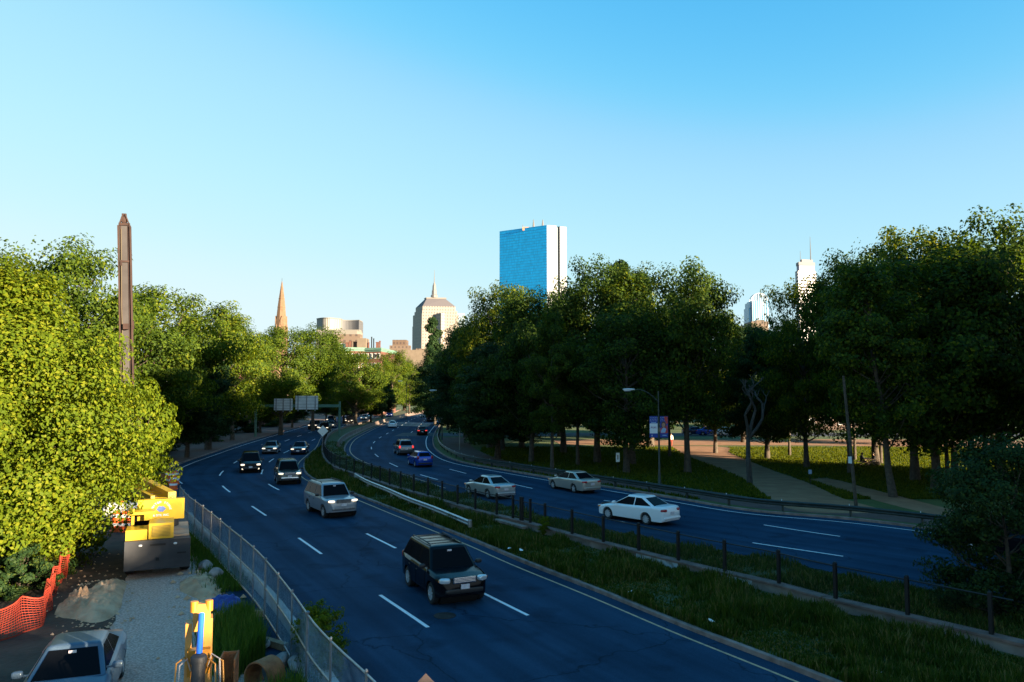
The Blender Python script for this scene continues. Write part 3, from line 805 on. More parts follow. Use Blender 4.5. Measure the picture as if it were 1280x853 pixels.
mb = MB()
for a, b in ((.4, gate_d - .95), (gate_d + .95, WALL.near((-20,84)))): mesh_wires(mb, WALL.cut(a, b, .6), ZW + .03, ZW + 1.06, .085, .0030)
mesh_wires(mb, WALL.cut(WALL.near((-20,84)), f_end, 1.0), ZW + .03, ZW + 1.06, .17, .006)
mb.build('wire_mesh', M_black, fence)
# gate in the fence
gate = thing('fence_gate', 'narrow black gate in the median fence with a step in front', 'gate')
p, t, nn = WALL.at(gate_d), WALL.tan(gate_d), WALL.nor(gate_d); rz = math.atan2(t.y, t.x)
for s_, nm in ((-.82, 'gate_post'), (.10, 'gate_post'), (-.06, 'gate_post'), (.88, 'gate_post')):
    q = p + t*s_; mb = MB(); mb.box((q.x, q.y, ZW + .62), (.11, .11, 1.24), rz); mb.build(nm, M_black, gate)
mb = MB()
for s0, s1 in ((-.76, -.12), (.16, .82)):
    q0, q1 = p + t*s0, p + t*s1
    for z in (.14, 1.0): mb.bar(V3(q0, ZW + z), V3(q1, ZW + z), .045, .045)
mb.build('gate_frame', M_black, gate)
mb = MB(); 
for s0, s1 in ((-.76, -.12), (.16, .82)): mesh_wires(mb, WALL.cut(gate_d + s0, gate_d + s1, .3), ZW + .16, ZW + .98, .085, .003)
mb.build('wire_mesh', M_black, gate)
mb = MB(); q = p - nn*.62 + t*.2; mb.box((q.x, q.y, .30), (2.9, .34, .12), rz); tag(mb.build('stone_step', M_conc), 'worn concrete step lying in the grass before the fence gate', 'step')

# concrete barrier at the far bend, along the other carriageway
c = MR.cut(MR.near((-22.5,101)), MR.near((-33,300))).off(-1.0)
mb = MB(); n = int(c.L/3.6)
for i in range(n):
    seg = c.cut(c.L*i/n + .05, c.L*(i+1)/n - .05, 1.2); ribbon(mb, seg, [(-.30,0),(-.28,.12),(-.12,.30),(-.09,.82),(.09,.82),(.12,.30),(.28,.12),(.30,0)])
tag(mb.build('concrete_barrier', M_conc), 'jointed concrete barrier beside the far bend of the median', 'barrier')

# W-beam profile guardrails
def guardrail(name, c, m, mpost, label, ends=False, side=-1, spacing=2.6, dots=True, h=.72, block=.16):
    o = thing(name, label, 'guardrail')
    mb = MB(); b = .075 * side
    prof = [(0,h),(b,h-.05),(b,h-.09),(0,h-.15),(b,h-.21),(b,h-.25),(0,h-.31),(-.012*side,h-.31),(b-.012*side,h-.25),(b-.012*side,h-.21),(-.012*side,h-.15),(b-.012*side,h-.09),(b-.012*side,h-.05),(-.012*side,h)]
    ribbon(mb, c, prof, .8); mb.build('beam', m, o, smooth=40)
    if ends:
        for d in (0, c.L):
            p, t = c.at(d), c.tan(d); e = MB(); s_ = -1 if d == 0 else 1
            e.tube([V3(p + t*s_*.05, h - .34), V3(p + t*s_*.05, h + .02)], .10, 10); e.build('end_shoe', m, o, smooth=50)
    n = int(c.L/spacing)
    for i in range(min(n + 1, 90)):
        d = min(c.L - .1, .2 + i*spacing); p, q, t = c.at(d), c.nor(d), c.tan(d); x = p - q*side*block
        e = MB(); e.box((x.x, x.y, h/2 - .06), (.10, .15, h - .05), math.atan2(t.y, t.x)); pp = e.build('post', mpost, o)
        e = MB(); y = p - q*side*block*.45; e.box((y.x, y.y, h - .16), (.12, .10, .26), math.atan2(t.y, t.x)); e.build('block', mpost, o)
        if dots and p.y < 125:
            e = MB(); y = p + q*side*.06; e.box((y.x, y.y, h + .045), (.035, .02, .08), math.atan2(t.y, t.x)); e.build('reflector', M_refl, o)
    return o
g0 = RK.off(.85)
guardrail('guardrail', g0.cut(g0.near((30,33)), g0.near((-17.5,180))), M_rail_d, M_rail_d, 'long dark guardrail with white reflectors between the far carriageway and the park', side=-1, spacing=3.8)
gm = Curve([V3(G(*q, .62)) for q in [(444,593.5), (460,602), (485,612), (510,623), (540,634), (565,644), (587,653)]])
guardrail('guardrail', gm, M_galv, M_galv_d, 'short shiny steel guardrail with rounded end on the median grass', ends=True, side=1, spacing=2.1, dots=False)

# construction fence
FC = Curve([V3(A(x, y, 1)) if False else V3(G(x, y, 1.85)) for x, y in [(500,900), (470,855), (430,818), (394,782), (373,752), (345,716), (322,690), (300,671), (286,660), (267,644), (247,629), (236,621), (225,609)]])
cf = thing('construction_fence', 'galvanised chain link construction fence along the left edge of the road', 'fence')
nP = int(FC.L/2.15)
for i in range(nP + 1):
    p = FC.at(FC.L*i/nP); mb = MB(); r = .038 if i % 3 == 0 else .028
    mb.tube([(p.x, p.y, -.05), (p.x, p.y, 1.9)], r, 8); mb.lathe([(r*1.3,0),(r*1.3,.03),(.01,.06)], 8, c=(p.x, p.y, 1.9)); mb.build('post', M_galv_d, cf, smooth=40)
for z, nm in ((1.86, 'top_rail'), (1.0, 'middle_rail'), (.16, 'bottom_rail')):
    mb = MB(); mb.tube([V3(FC.at(FC.L*i/60), z) for i in range(61)], .024, 7); mb.build(nm, M_galv, cf, smooth=50)
mb = MB(); mesh_wires(mb, FC.cut(0, FC.L, .6), .1, 1.86, .06, .0019); mb.build('wire_mesh', M_galv, cf)
kb = FC.off(.55)
mb = MB(); n = int(kb.L/3)
for i in range(n): ribbon(mb, kb.cut(kb.L*i/n + .02, kb.L*(i+1)/n - .02, 1), [(-.13,0),(-.12,.34),(-.08,.38),(.08,.38),(.12,.34),(.13,0)])
tag(mb.build('low_barrier', mat('white_precast', (.50,.49,.47), .8, col2=(.36,.35,.33), scale=1.5, bump=.2)), 'low pale concrete barrier just outside the construction fence', 'barrier')

# lamp posts
def lamp(name, base, top, arm, label, headw=.95, m=M_rail_d, rad=.085):
    o = thing(name, label, 'street lamp', (base[0], base[1], 0))
    mb = MB(); mb.lathe([(rad*2.0,0),(rad*2.0,.10),(rad*1.5,.16),(rad*1.35,.9),(rad*1.2,1.0),(rad,1.05),(rad*.6,top)], 12); mb.build('pole', m, o, smooth=40)
    s_ = 1 if arm[0] > 0 else -1; L = math.hypot(*arm); u = Vector((arm[0]/L, arm[1]/L, 0))
    mb = MB(); pts = [u*(L*t) + Vector((0,0, top - .85 + .95*math.sin(PI/2*min(1, t*1.25)) )) for t in [i/8 for i in range(9)]]
    mb.tube(pts, [.045 - .02*i/8 for i in range(9)], 8); mb.build('arm', m, o, smooth=50)
    e = pts[-1]; M = Matrix.Rotation(math.atan2(u.y, u.x), 3, 'Z')
    mb = MB(); mb.sup(e + u*headw*.4 + Vector((0,0,.02)), (headw/2, .17, .085), .7, 8, M); h = mb.build('lamp_head', M_alum, o, smooth=60)
    mb = MB(); mb.sup(e + u*headw*.5 + Vector((0,0,-.06)), (headw*.30, .135, .075), .8, 8, M); mb.build('lens', M_lampglass, h, smooth=60)
    return o
b0 = G(824.5, 607)
lamp_r = lamp('street_lamp', b0, zat(489, b0.y) + .0, (-2.0, -.3), 'street lamp with two banners beside the park guardrail', 1.0)
bl = A(171, 492, 76)
lamp('street_lamp', bl, zat(483, 76), (1.1, 0), 'street lamp on the left whose head shows beside the big lime tree', 1.1)
bf = A(553, 492, 118); lamp('street_lamp', bf, zat(489, 118), (-1.0, 0), 'street lamp on the far bend, right side of the road', 1.2)
bf = A(508, 492, 210); lamp('street_lamp', bf, zat(477, 210), (-1.2, 0), 'farthest street lamp, small, above the distant traffic', 1.4)

# banners on the lamp post
def to_poly(ch, size, m, name, parent, M, bold=0.0, ext=.004, align='CENTER'):
    """lettering as a real mesh"""
    cu = bpy.data.curves.new(name, 'FONT'); cu.body = ch; cu.size = size; cu.align_x = align; cu.align_y = 'CENTER'; cu.extrude = ext; cu.offset = bold; cu.resolution_u = 2
    o = bpy.data.objects.new(name, cu); COL.objects.link(o)
    dg = bpy.context.evaluated_depsgraph_get(); me = bpy.data.meshes.new_from_object(o.evaluated_get(dg))
    bpy.data.objects.remove(o); me.materials.clear(); me.materials.append(m); me.name = name
    o = bpy.data.objects.new(name, me); COL.objects.link(o); o.parent = parent; o.matrix_local = M
    return o
M_bblue = mat('banner_blue', (.02,.05,.28), .7); M_bwhite = mat('banner_white', (.72,.72,.74), .7); M_bred = mat('banner_red', (.5,.05,.04), .7)
M_bpink = mat('banner_skin_tone', (.42,.20,.13), .7); M_bbrown = mat('banner_brown', (.09,.045,.03), .7); M_bpurple = mat('banner_purple_letters', (.25,.12,.25), .7); M_bpale = mat('banner_pale_blue', (.30,.42,.62), .7)
def facing(o, v): pass
zt, zb = zat(520.5, b0.y), zat(547, b0.y); bh = zt - zb; bw = .64
for s_, lab in ((-1, 'left banner of the lamp post, blue with stars and white middle panel'), (1, 'right banner of the lamp post, with a round faced portrait')):
    o = thing('banner', lab, 'banner', (b0.x + s_*(bw/2 + .09), b0.y, zb), 0.0, 'banners on the lamp post')
    mb = MB(); mb.box((0,0,bh/2), (bw, .012, bh)); mb.build('cloth', M_bblue, o)
    for z in (bh + .015, -.015):
        mb = MB(); mb.tube([(-s_*(bw/2 + .06), 0, z), (s_*bw/2, 0, z)], .016, 6); mb.build('bracket', M_black, o)
    mb = MB()
    for r_ in range(3):
        for k in range(5):
            x = -bw*.40 + bw*.2*k + (.03 if r_ % 2 else 0); z = bh*(.93 - .075*r_)
            if s_ > 0 and x > .02: continue
            if abs(x) < bw*.47: mb.prism([(x + .034*(1 if q % 2 == 0 else .42)*math.sin(q*PI/5), -.0065, z + .034*(1 if q % 2 == 0 else .42)*math.cos(q*PI/5)) for q in range(10)], (0, -.003, 0))
    mb.build('star_pattern', M_bwhite, o)
    if s_ < 0:
        mb = MB(); mb.box((0, -.008, bh*.425), (bw*.96, .004, bh*.47)); mb.build('white_panel', M_bwhite, o)
        Mx = Matrix.Translation((0, -.014, bh*.46)) @ Matrix.Rotation(PI/2, 4, 'X')
        to_poly('POPS', .20, M_bpurple, 'lettering', o, Mx, .004)
        mb = MB(); mb.box((0, -.008, bh*.70), (bw*.62, .004, bh*.035)); mb.build('text_line', M_bpale, o)
        mb = MB(); mb.box((-bw*.2, -.008, bh*.09), (.05, .004, bh*.07)); mb.build('emblem', M_bwhite, o)
    else:
        mb = MB(); mb.prism([(bw*x, -.0065, bh*z) for x, z in ((.02,.98),(.47,.98),(.47,.66),(.30,.62),(.10,.80))], (0,-.003,0)); mb.build('red_field', M_bred, o)
        mb = MB(); mb.prism([(bw*(-.45 + .9*t), -.0072, bh*z) for t, z in ((0,.20),(1,.20),(1,.60),(.75,.52),(.4,.54),(0,.40))], (0,-.003,0)); mb.build('striped_field', M_bred, o)
        mb = MB(); mb.prism([(bw*(-.06 + .29*math.cos(q*PI/10)), -.011, bh*(.60 + .155*math.sin(q*PI/10))) for q in range(20)], (0,-.003,0)); mb.build('hair_shape', M_bbrown, o)
        mb = MB(); mb.prism([(bw*(-.06 + .20*math.cos(q*PI/10)), -.0145, bh*(.575 + .115*math.sin(q*PI/10))) for q in range(20)], (0,-.003,0)); mb.build('face_shape', M_bpink, o)
        mb = MB(); mb.prism([(bw*(-.40 + .75*t), -.018, bh*z) for t, z in ((0,.22),(.7,.22),(.9,.40),(.55,.47),(.3,.44),(.05,.34))], (0,-.003,0)); mb.build('shoulder_shape', M_bpale, o)
        mb = MB(); mb.box((.03, -.008, bh*.10), (bw*.5, .004, bh*.04)); mb.build('text_line', M_bpale, o)

# overhead sign gantry seen from behind
gb = G(424, 547); GY = gb.y
gan = thing('sign_gantry', 'green steel sign gantry with two sign panels seen from behind', 'sign gantry', (gb.x, GY, 0))
mb = MB(); gt = zat(502, GY); mb.lathe([(.34,0),(.34,.05),(.22,.06),(.20,.5),(.19,gt)], 12); mb.build('post', M_green, gan, smooth=40)
xl = xat(322, GY) - gb.x; zl = zat(507.5, GY)
mb = MB(); mb.box((xl/2, 0, zl), (abs(xl), .40, .46)); mb.build('beam', M_green, gan)
mb = MB(); mb.lathe([(.34,0),(.34,.05),(.22,.06),(.20,.5),(.19,zl + .3)], 12, c=(xl, 0, 0)); mb.build('post', M_green, gan, smooth=40)
for x0, x1, y0, y1 in ((345,368,498.5,513), (371.5,399.5,495,512)):
    X0, X1, Z1, Z0 = xat(x0, GY) - gb.x, xat(x1, GY) - gb.x, zat(y0, GY), zat(y1, GY)
    mb = MB(); mb.box(((X0+X1)/2, -.30, (Z0+Z1)/2), (X1-X0, .05, Z1-Z0)); pn = mb.build('sign_panel', M_alum, gan)
    nb = 3
    for i in range(nb):
        x = X0 + (X1-X0)*(.12 + .76*i/(nb-1)); e = MB(); e.box((x, -.375, (Z0+Z1)/2 - .1), (.14, .10, Z1-Z0 + .35)); e.build('batten', M_galv_d, pn)
    for i in range(4):
        e = MB(); e.box(((X0+X1)/2, -.335, Z0 + (Z1-Z0)*(.14 + .24*i)), (X1-X0, .02, .05)); e.build('stiffener', M_galv_d, pn)

def diamond(name, base, zc, s, label, m, rz=0.0, hmax=None):
    o = thing(name, label, 'road sign', (base[0], base[1], 0), rz)
    mb = MB(); mb.box((0, .05, (zc + s*.62)/2), (.06, .05, zc + s*.62)); mb.build('post', M_galv_d, o)
    mb = MB(); r = s*.7071; k = r*.12
    mb.prism([(-k,0,zc-r+k),(0,0,zc-r),(k,0,zc-r+k),(r-k,0,zc-k),(r,0,zc),(r-k,0,zc+k),(k,0,zc+r-k),(0,0,zc+r),(-k,0,zc+r-k),(-r+k,0,zc+k),(-r,0,zc),(-r+k,0,zc-k)], (0,.006,0)); mb.build('sign_plate', m, o)
    for dz in (-.5, .5) if hmax is None else (.62,):
        e = MB(); e.lathe([(.03,0),(.03,.018),(.012,.03)], 8, 'Y', (0,-.031,zc + r*dz)); e.build('bolt', M_black, o)
    return o
q = G(403, 563); diamond('diamond_sign', q, zat(539, q.y), 1.0, 'pale diamond shaped sign standing at the tip of the median grass', M_white)
yy = 12.0; xx = xat(535.5, yy); diamond('diamond_sign', (xx, yy), zat(842, yy) - .53, .75, 'brown diamond sign whose tip pokes in at the bottom edge', mat('faded_sign_back', (.22,.15,.13), .7, .2), hmax=1)
# thin posts and small notices in the park
q = G(574.5, 563); o = thing('thin_post', 'thin pale post between guardrail and trees on the far bend', 'post', (q.x, q.y, 0)); mb = MB(); mb.tube([(0,0,0),(0,0,zat(529,q.y))], .06, 8); mb.build('pole', mat('pale_post', (.30,.25,.20), .8), o); mb = MB(); mb.box((0,-.075,zat(532,q.y)), (.30,.02,.4)); mb.build('plate', M_galv_d, o)
q = G(771, 591); o = thing('notice', 'small white notice fixed to a park trunk beside the lamp post', 'sign', (q.x, q.y - .75, 0)); mb = MB(); mb.tube([(0,.04,0),(0,.04,zat(566,q.y))], .03, 6); mb.build('post', M_black, o); mb = MB(); mb.box((0,-.01,zat(571,q.y)), (.34,.02,.82)); mb.build('plate', M_white, o); mb = MB(); mb.box((0,-.024,zat(571,q.y)), (.12,.006,.4)); mb.build('symbol', M_galv_d, o)
q = G(1013, 606); o = thing('notice', 'small pale notice on a short stake beside the tan path', 'sign', (q.x, q.y, 0)); mb = MB(); mb.tube([(0,.03,0),(0,.03,zat(588,q.y))], .03, 6); mb.build('post', M_black, o); mb = MB(); mb.box((0,-.01,zat(590,q.y)), (.26,.02,.34)); mb.build('plate', M_bpale, o)
q = G(1070.5, 638); o = thing('utility_pole', 'slim leaning wooden pole with a pale notice, beside the park guardrail', 'pole', (q.x, q.y, 0)); zt_ = zat(470, q.y)
mb = MB(); mb.tube([(0,0,0),(-.12*zt_*.18,0,zt_*.35),(-.50,0,zt_*.9),(-.55,0,zt_)], [.11,.10,.08,.07], 9); mb.build('pole', M_bark, o, smooth=50); mb = MB(); mb.box((-.36,-.13,zat(575,q.y)), (.22,.02,.42)); mb.build('notice', M_white, o)
# ================================================================== buildings
def grid_mat(name, wall_c, glass_c, sx, sz, fx=.5, fz=.55, rough=.3, wrough=.8, glossy=.0, axis=None, spec=.5, var=.0):
    """window grid in metres, drawn on the object's own axes (u along the wall, z up) through the UV map"""
    m = bpy.data.materials.new(name); m.use_nodes = True; nt = m.node_tree; b = nt.nodes['Principled BSDF']
    uv = nt.nodes.new('ShaderNodeUVMap'); sp = nt.nodes.new('ShaderNodeSeparateXYZ'); nt.links.new(uv.outputs[0], sp.inputs[0])
    def cell(out, s, f):
        d = nt.nodes.new('ShaderNodeMath'); d.operation = 'DIVIDE'; d.inputs[1].default_value = s; nt.links.new(out, d.inputs[0])
        fr = nt.nodes.new('ShaderNodeMath'); fr.operation = 'FRACT'; nt.links.new(d.outputs[0], fr.inputs[0])
        c = nt.nodes.new('ShaderNodeMath'); c.operation = 'SUBTRACT'; c.inputs[1].default_value = .5; nt.links.new(fr.outputs[0], c.inputs[0])
        a = nt.nodes.new('ShaderNodeMath'); a.operation = 'ABSOLUTE'; nt.links.new(c.outputs[0], a.inputs[0])
        l = nt.nodes.new('ShaderNodeMath'); l.operation = 'LESS_THAN'; l.inputs[1].default_value = f/2; nt.links.new(a.outputs[0], l.inputs[0])
        fl = nt.nodes.new('ShaderNodeMath'); fl.operation = 'FLOOR'; nt.links.new(d.outputs[0], fl.inputs[0])
        return l.outputs[0], fl.outputs[0]
    u, iu = cell(sp.outputs[0], sx, fx); v, iv = cell(sp.outputs[1], sz, fz)
    mu = nt.nodes.new('ShaderNodeMath'); mu.operation = 'MULTIPLY'; nt.links.new(u, mu.inputs[0]); nt.links.new(v, mu.inputs[1])
    mx = nt.nodes.new('ShaderNodeMix'); mx.data_type = 'RGBA'; mx.inputs['A'].default_value = (*wall_c, 1); mx.inputs['B'].default_value = (*glass_c, 1); nt.links.new(mu.outputs[0], mx.inputs['Factor'])
    col = mx.outputs['Result']
    if var:
        cb = nt.nodes.new('ShaderNodeCombineXYZ'); nt.links.new(iu, cb.inputs[0]); nt.links.new(iv, cb.inputs[1])
        wn_ = nt.nodes.new('ShaderNodeTexWhiteNoise'); wn_.noise_dimensions = '2D'; nt.links.new(cb.outputs[0], wn_.inputs['Vector'])
        mr = nt.nodes.new('ShaderNodeMapRange'); mr.inputs[3].default_value = 1 - var; mr.inputs[4].default_value = 1 + var*.5; nt.links.new(wn_.outputs['Value'], mr.inputs[0])
        m2 = nt.nodes.new('ShaderNodeMix'); m2.data_type = 'RGBA'; m2.blend_type = 'MULTIPLY'; m2.inputs['Factor'].default_value = 1; nt.links.new(col, m2.inputs['A']); nt.links.new(mr.outputs[0], m2.inputs['B']); col = m2.outputs['Result']
    nt.links.new(col, b.inputs['Base Color'])
    mr = nt.nodes.new('ShaderNodeMapRange'); mr.inputs[3].default_value = wrough; mr.inputs[4].default_value = rough; nt.links.new(mu.outputs[0], mr.inputs[0]); nt.links.new(mr.outputs[0], b.inputs['Roughness'])
    if glossy:
        mt = nt.nodes.new('ShaderNodeMath'); mt.operation = 'MULTIPLY'; mt.inputs[1].default_value = glossy; nt.links.new(mu.outputs[0], mt.inputs[0]); nt.links.new(mt.outputs[0], b.inputs['Metallic'])
    b.inputs['Specular IOR Level'].default_value = spec
    return m
def block(name, plan, z0, z1, mats, parent=None, plan_top=None, roof=None):
    """walls over a ground plan, each wall with its own UVs in metres; roof polygon in the last material"""
    n = len(plan); pt = plan_top or plan
    vs = [V3(p, z0) for p in plan] + [V3(p, z1) for p in pt]
    fs = [(i, (i+1) % n, n + (i+1) % n, n + i) for i in range(n)] + [tuple(range(n, 2*n))]
    area = sum(plan[i][0]*plan[(i+1) % n][1] - plan[(i+1) % n][0]*plan[i][1] for i in range(n))
    if area < 0: fs = [f[::-1] for f in fs]
    me = bpy.data.meshes.new(name); me.from_pydata(vs, [], fs)
    uvl = me.uv_layers.new(name='UVMap')
    for k, p in enumerate(me.polygons):
        for li in p.loop_indices:
            vi = me.loops[li].vertex_index
            if k < n:
                j = vi % n; L = (Vector(plan[(k+1) % n][:2]) - Vector(plan[k][:2])).length
                u = 0 if j == k else L
                uvl.data[li].uv = (u, vs[vi].z)
            else: uvl.data[li].uv = (0, 0)
    ms = mats if isinstance(mats, (list, tuple)) else [mats]
    for m in ms: me.materials.append(m)
    if len(ms) > 1: me.polygons[n].material_index = len(ms) - 1
    o = bpy.data.objects.new(name, me); COL.objects.link(o)
    if parent is not None: o.parent = parent
    return o
M_roofg = mat('grey_roofing', (.16,.155,.15), .9, col2=(.22,.21,.20), scale=.3)
def wline(px, Y): return (xat(px, Y), Y)

# --- tall blue glass tower
t = thing('glass_tower', 'tall blue mirror glass office tower above the park trees', 'tower')
YF = 1040; Pf = wline(684, YF); Pl = wline(624.3, 1081); Pr = wline(708.8, 1050); zt_ = zat(281.5, YF)
Pb = (Pl[0] + Pr[0] - Pf[0], Pl[1] + Pr[1] - Pf[1])
L1, L2 = Vector(Pl) - Vector(Pf), Vector(Pr) - Vector(Pf)
M_hb = grid_mat('sky_tinted_tower_glass', (.012,.16,.30), (.008,.47,.90), 1.75, 3.9, .88, .88, .10, .35, .35, var=.14)  # blue of the reflected sky put into the base colour of this face
M_hw = grid_mat('tower_glass_side', (.045,.05,.06), (.115,.13,.145), 1.75, 3.9, .90, .84, .25, .5, .25, var=.08)  # same glass without the blue sky tint, for the sunlit side
n0, n1 = Vector(Pf) + L2*.50, Vector(Pf) + L2*.66
inn = L1.normalized()*3.5
block('glass_facade', [Pl, Pf, tuple(Vector(Pf) - L1.normalized()*-.0 + L2*.004), tuple(Vector(Pl) + L2*.004)], 0, zt_, [M_hb, M_roofg], t)
q0 = Vector(Pf) + L2*.005
block('glass_side', [tuple(q0), tuple(n0), tuple(n0 + inn), tuple(q0 + L1*.96)], 0, zt_, [M_hw, M_roofg], t)
block('glass_side', [tuple(n1), Pr, tuple(Vector(Pr) + L1*.96), tuple(n1 + L1*.96)], 0, zt_ - .5, [M_hw, M_roofg], t)
block('notch', [tuple(n0 + inn*1.01), tuple(n1 + inn*1.01), tuple(n1 + L1*.9), tuple(n0 + L1*.9)], 0, zt_ - 1.5, [mat('notch_dark_glass', (.05,.065,.08), .4, .2), M_roofg], t)
M_ant = mat('antenna_white', (.14,.13,.13), .6); M_plant = mat('roof_plant', (.42,.20,.12), .8)
for px, w in ((667, 1.5), (678.5, 1.7)):
    c = A(px, 283, 1058); mb = MB(); mb.tube([(c.x, c.y, zt_ - 1), (c.x, c.y, zt_ + 5), (c.x, c.y, zt_ + 12)], [w, w*.8, .4], 6); mb.build('antenna', M_ant, t)
mb = MB(); c = A(657, 283, 1062); mb.box((c.x, c.y, zt_ - 1), (9, 6, 5)); mb.build('roof_plant', M_plant, t)
mb = MB(); c = A(653.5, 283, 1065); mb.tube([(c.x, c.y, zt_ - 2), (c.x, c.y, zt_ + 6)], .4, 5); mb.build('mast', M_ant, t)

# --- stepped stone tower with hipped roof and beacon spire
t = thing('stone_tower', 'stepped pale stone tower with a hipped grey roof and beacon spire', 'tower')
Y = 1000; k = Y/940.0
M_bs = grid_mat('limestone_windows', (.27,.23,.20), (.11,.098,.10), 3.6, 4.2, .42, .52, .4, .85)
M_bs2 = grid_mat('limestone_windows_flank', (.46,.44,.46), (.24,.26,.30), 3.2, 4.2, .45, .55, .4, .85)
def rect(px0, px1, Yf, dep): return [wline(px0, Yf), wline(px1, Yf), (wline(px1, Yf)[0], Yf + dep), (wline(px0, Yf)[0], Yf + dep)]
def zz(py, Y=1000): return zat(py, Y)
fl, fr, fd = 527.5, 568.5, 42
# main shaft turned so that its left flank shows
def turned(px_l, px_c, px_r, Yc, Yl, Yr):
    c, l, r = wline(px_c, Yc), wline(px_l, Yl), wline(px_r, Yr); return [l, c, r, (l[0] + r[0] - c[0], l[1] + r[1] - c[1])]
block('lower_shaft', turned(515.3, 527, 573.5, 1000, 1030, 1008), 0, zz(406), [M_bs, M_roofg], t)
block('shaft', turned(515.9, 527.2, 573, 1000.5, 1029, 1008), 0, zz(392), [M_bs, M_roofg], t)
block('upper_stage', turned(517.8, 527.6, 571.2, 1002, 1026, 1009), zz(393), zz(388), [M_bs, M_roofg], t)
up = turned(519.2, 528, 569, 1003, 1025, 1009.5); block('upper_stage', up, zz(388), zz(382.5), [M_bs, M_roofg], t)
tp = turned(530.5, 533, 556.5, 1008, 1017, 1011); block('hip_roof', up, zz(382.5), zz(372.5), mat('lead_roof', (.085,.078,.09), .7), t, tp)
block('roof_terrace', turned(529.8, 532.4, 557.6, 1007.5, 1017, 1011), zz(372.6), zz(371), mat('pale_stone', (.18,.165,.155), .8), t)
block('bay', turned(545, 551.2, 556, 994, 1000, 999), 0, zz(392), [M_bs, M_roofg], t)
c = A(542.8, 371, 1012)
mb = MB(); mb.lathe([(4.6, zz(371)), (4.6, zz(368)), (3.4, zz(367)), (3.2, zz(362)), (2.6, zz(361)), (2.3, zz(356)), (1.2, zz(353)), (.6, zz(351))], 8, c=(c.x, c.y, 0)); mb.build('spire', M_ant, t)
mb = MB(); mb.tube([(c.x, c.y, zz(352)), (c.x, c.y, zz(343)), (c.x, c.y, zz(336))], [.6, .35, .2], 5); mb.build('beacon_mast', M_ant, t)
t = thing('grey_tower', 'small bluish grey tower block peeking out right of the stepped stone tower', 'tower')
block('tower_body', rect(570, 580, 1250, 18), 0, zat(392, 1250), [grid_mat('grey_bands', (.34,.40,.45), (.16,.26,.34), 3, 4, .7, .6, .3), M_roofg], t)

# --- church spire
t = thing('church', 'church with a tall orange stone spire behind the left trees', 'church')
Y = 600; c = A(349.5, 492, Y); kk = Y/940
M_spire = mat('orange_sandstone', (.125,.068,.036), .85, col2=(.16,.095,.055), scale=.5, detail=8, bump=.3, bscale=3)
zs = lambda py: zat(py, Y)
mb = MB(); mb.box((0,0,zs(413)/2), (9.6,9.6,zs(413)), R(24)); mb.build('tower', M_spire, t, loc=(c.x, Y, 0))
mb = MB(); mb.lathe([(5.3, zs(413)), (5.0, zs(411)), (4.6, zs(409)), (3.1, zs(385)), (3.3, zs(384.5)), (3.0, zs(383)), (2.35, zs(374)), (2.5, zs(373.6)), (2.2, zs(372.5)), (1.0, zs(359)), (.25, zs(352))], 8, c=(c.x, Y, 0)); sp_ = mb.build('spire', M_spire, t)
for a in range(4):
    q = R(24 + 90*a); mb = MB(); mb.prism([(c.x + 3.7*math.cos(q) - 1.1*math.sin(q)*s_, Y + 3.7*math.sin(q) + 1.1*math.cos(q)*s_, zs(407) + h) for s_, h in ((-1,0),(1,0),(1,4),(0,7.5),(-1,4))], (math.cos(q)*.9, math.sin(q)*.9, 0)); mb.build('dormer', M_spire, sp_)
    q = R(69 + 90*a); mb = MB(); mb.lathe([(.8, zs(413)), (.7, zs(411)), (.05, zs(405.5))], 6, c=(c.x + 5.9*math.cos(q), Y + 5.9*math.sin(q), 0)); mb.build('pinnacle', M_spire, t)
mb = MB(); mb.tube([(c.x, Y, zs(352)), (c.x, Y, zs(348))], .12, 5); mb.build('finial', M_black, sp_)
mb = MB(); mb.box((c.x - 9, Y + 14, 9), (16, 34, 18)); mb.prism([(c.x - 17, Y - 3.2, 18), (c.x - 1, Y - 3.2, 18), (c.x - 9, Y - 3.2, 28)], (0, 34, 0)); mb.build('nave', M_spire, t)

# --- round white building
t = thing('white_building', 'white office block with a curved ribbed facade behind the left trees', 'office building')
Y = 700
def arc(px0, px1, Yc, bow, n=14): return [(wline(px0 + (px1 - px0)*i/n, Yc)[0], Yc - bow*math.sin(PI*i/n)) for i in range(n + 1)]
M_rw = grid_mat('white_ribs', (.25,.235,.215), (.09,.088,.088), 2.6, 60, .42, 2, .5, .8); M_rw2 = grid_mat('white_ribs_shaded', (.10,.10,.106), (.042,.045,.055), 2.6, 60, .42, 2, .5, .8)  # second copy darkened: shade of the right wing put into its colour
zc = lambda py: zat(py, Y)
pl = arc(395.5, 425, Y, 9); block('drum', pl + [(pl[-1][0], Y + 20), (pl[0][0], Y + 20)], 0, zc(399.5), [M_rw, M_roofg], t)
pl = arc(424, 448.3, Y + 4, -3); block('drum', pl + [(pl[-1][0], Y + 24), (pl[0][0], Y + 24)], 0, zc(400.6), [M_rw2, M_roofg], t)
for pl, zr in ((arc(395.1, 425.4, Y, 9.6), 399.4), (arc(423.6, 448.7, Y + 4, -2.6), 400.5)): block('cornice', pl + [(pl[-1][0], Y + 20.5), (pl[0][0], Y + 20.5)], zc(zr), zc(zr - 1.1), mat('white_cornice', (.14,.135,.13), .8), t)
block('base_band', rect(394.8, 449, Y - 11, 10), 0, zc(413.5), [mat('white_stone', (.16,.15,.135), .8), M_roofg], t)
M_tan = grid_mat('tan_brick', (.125,.088,.066), (.07,.05,.042), 4, 4.5, .4, .45, .5); M_tan2 = mat('tan_render', (.15,.115,.085), .85, col2=(.125,.095,.07), scale=.3)
t = thing('tan_building', 'tan office building with terraces below the round white block', 'office building')
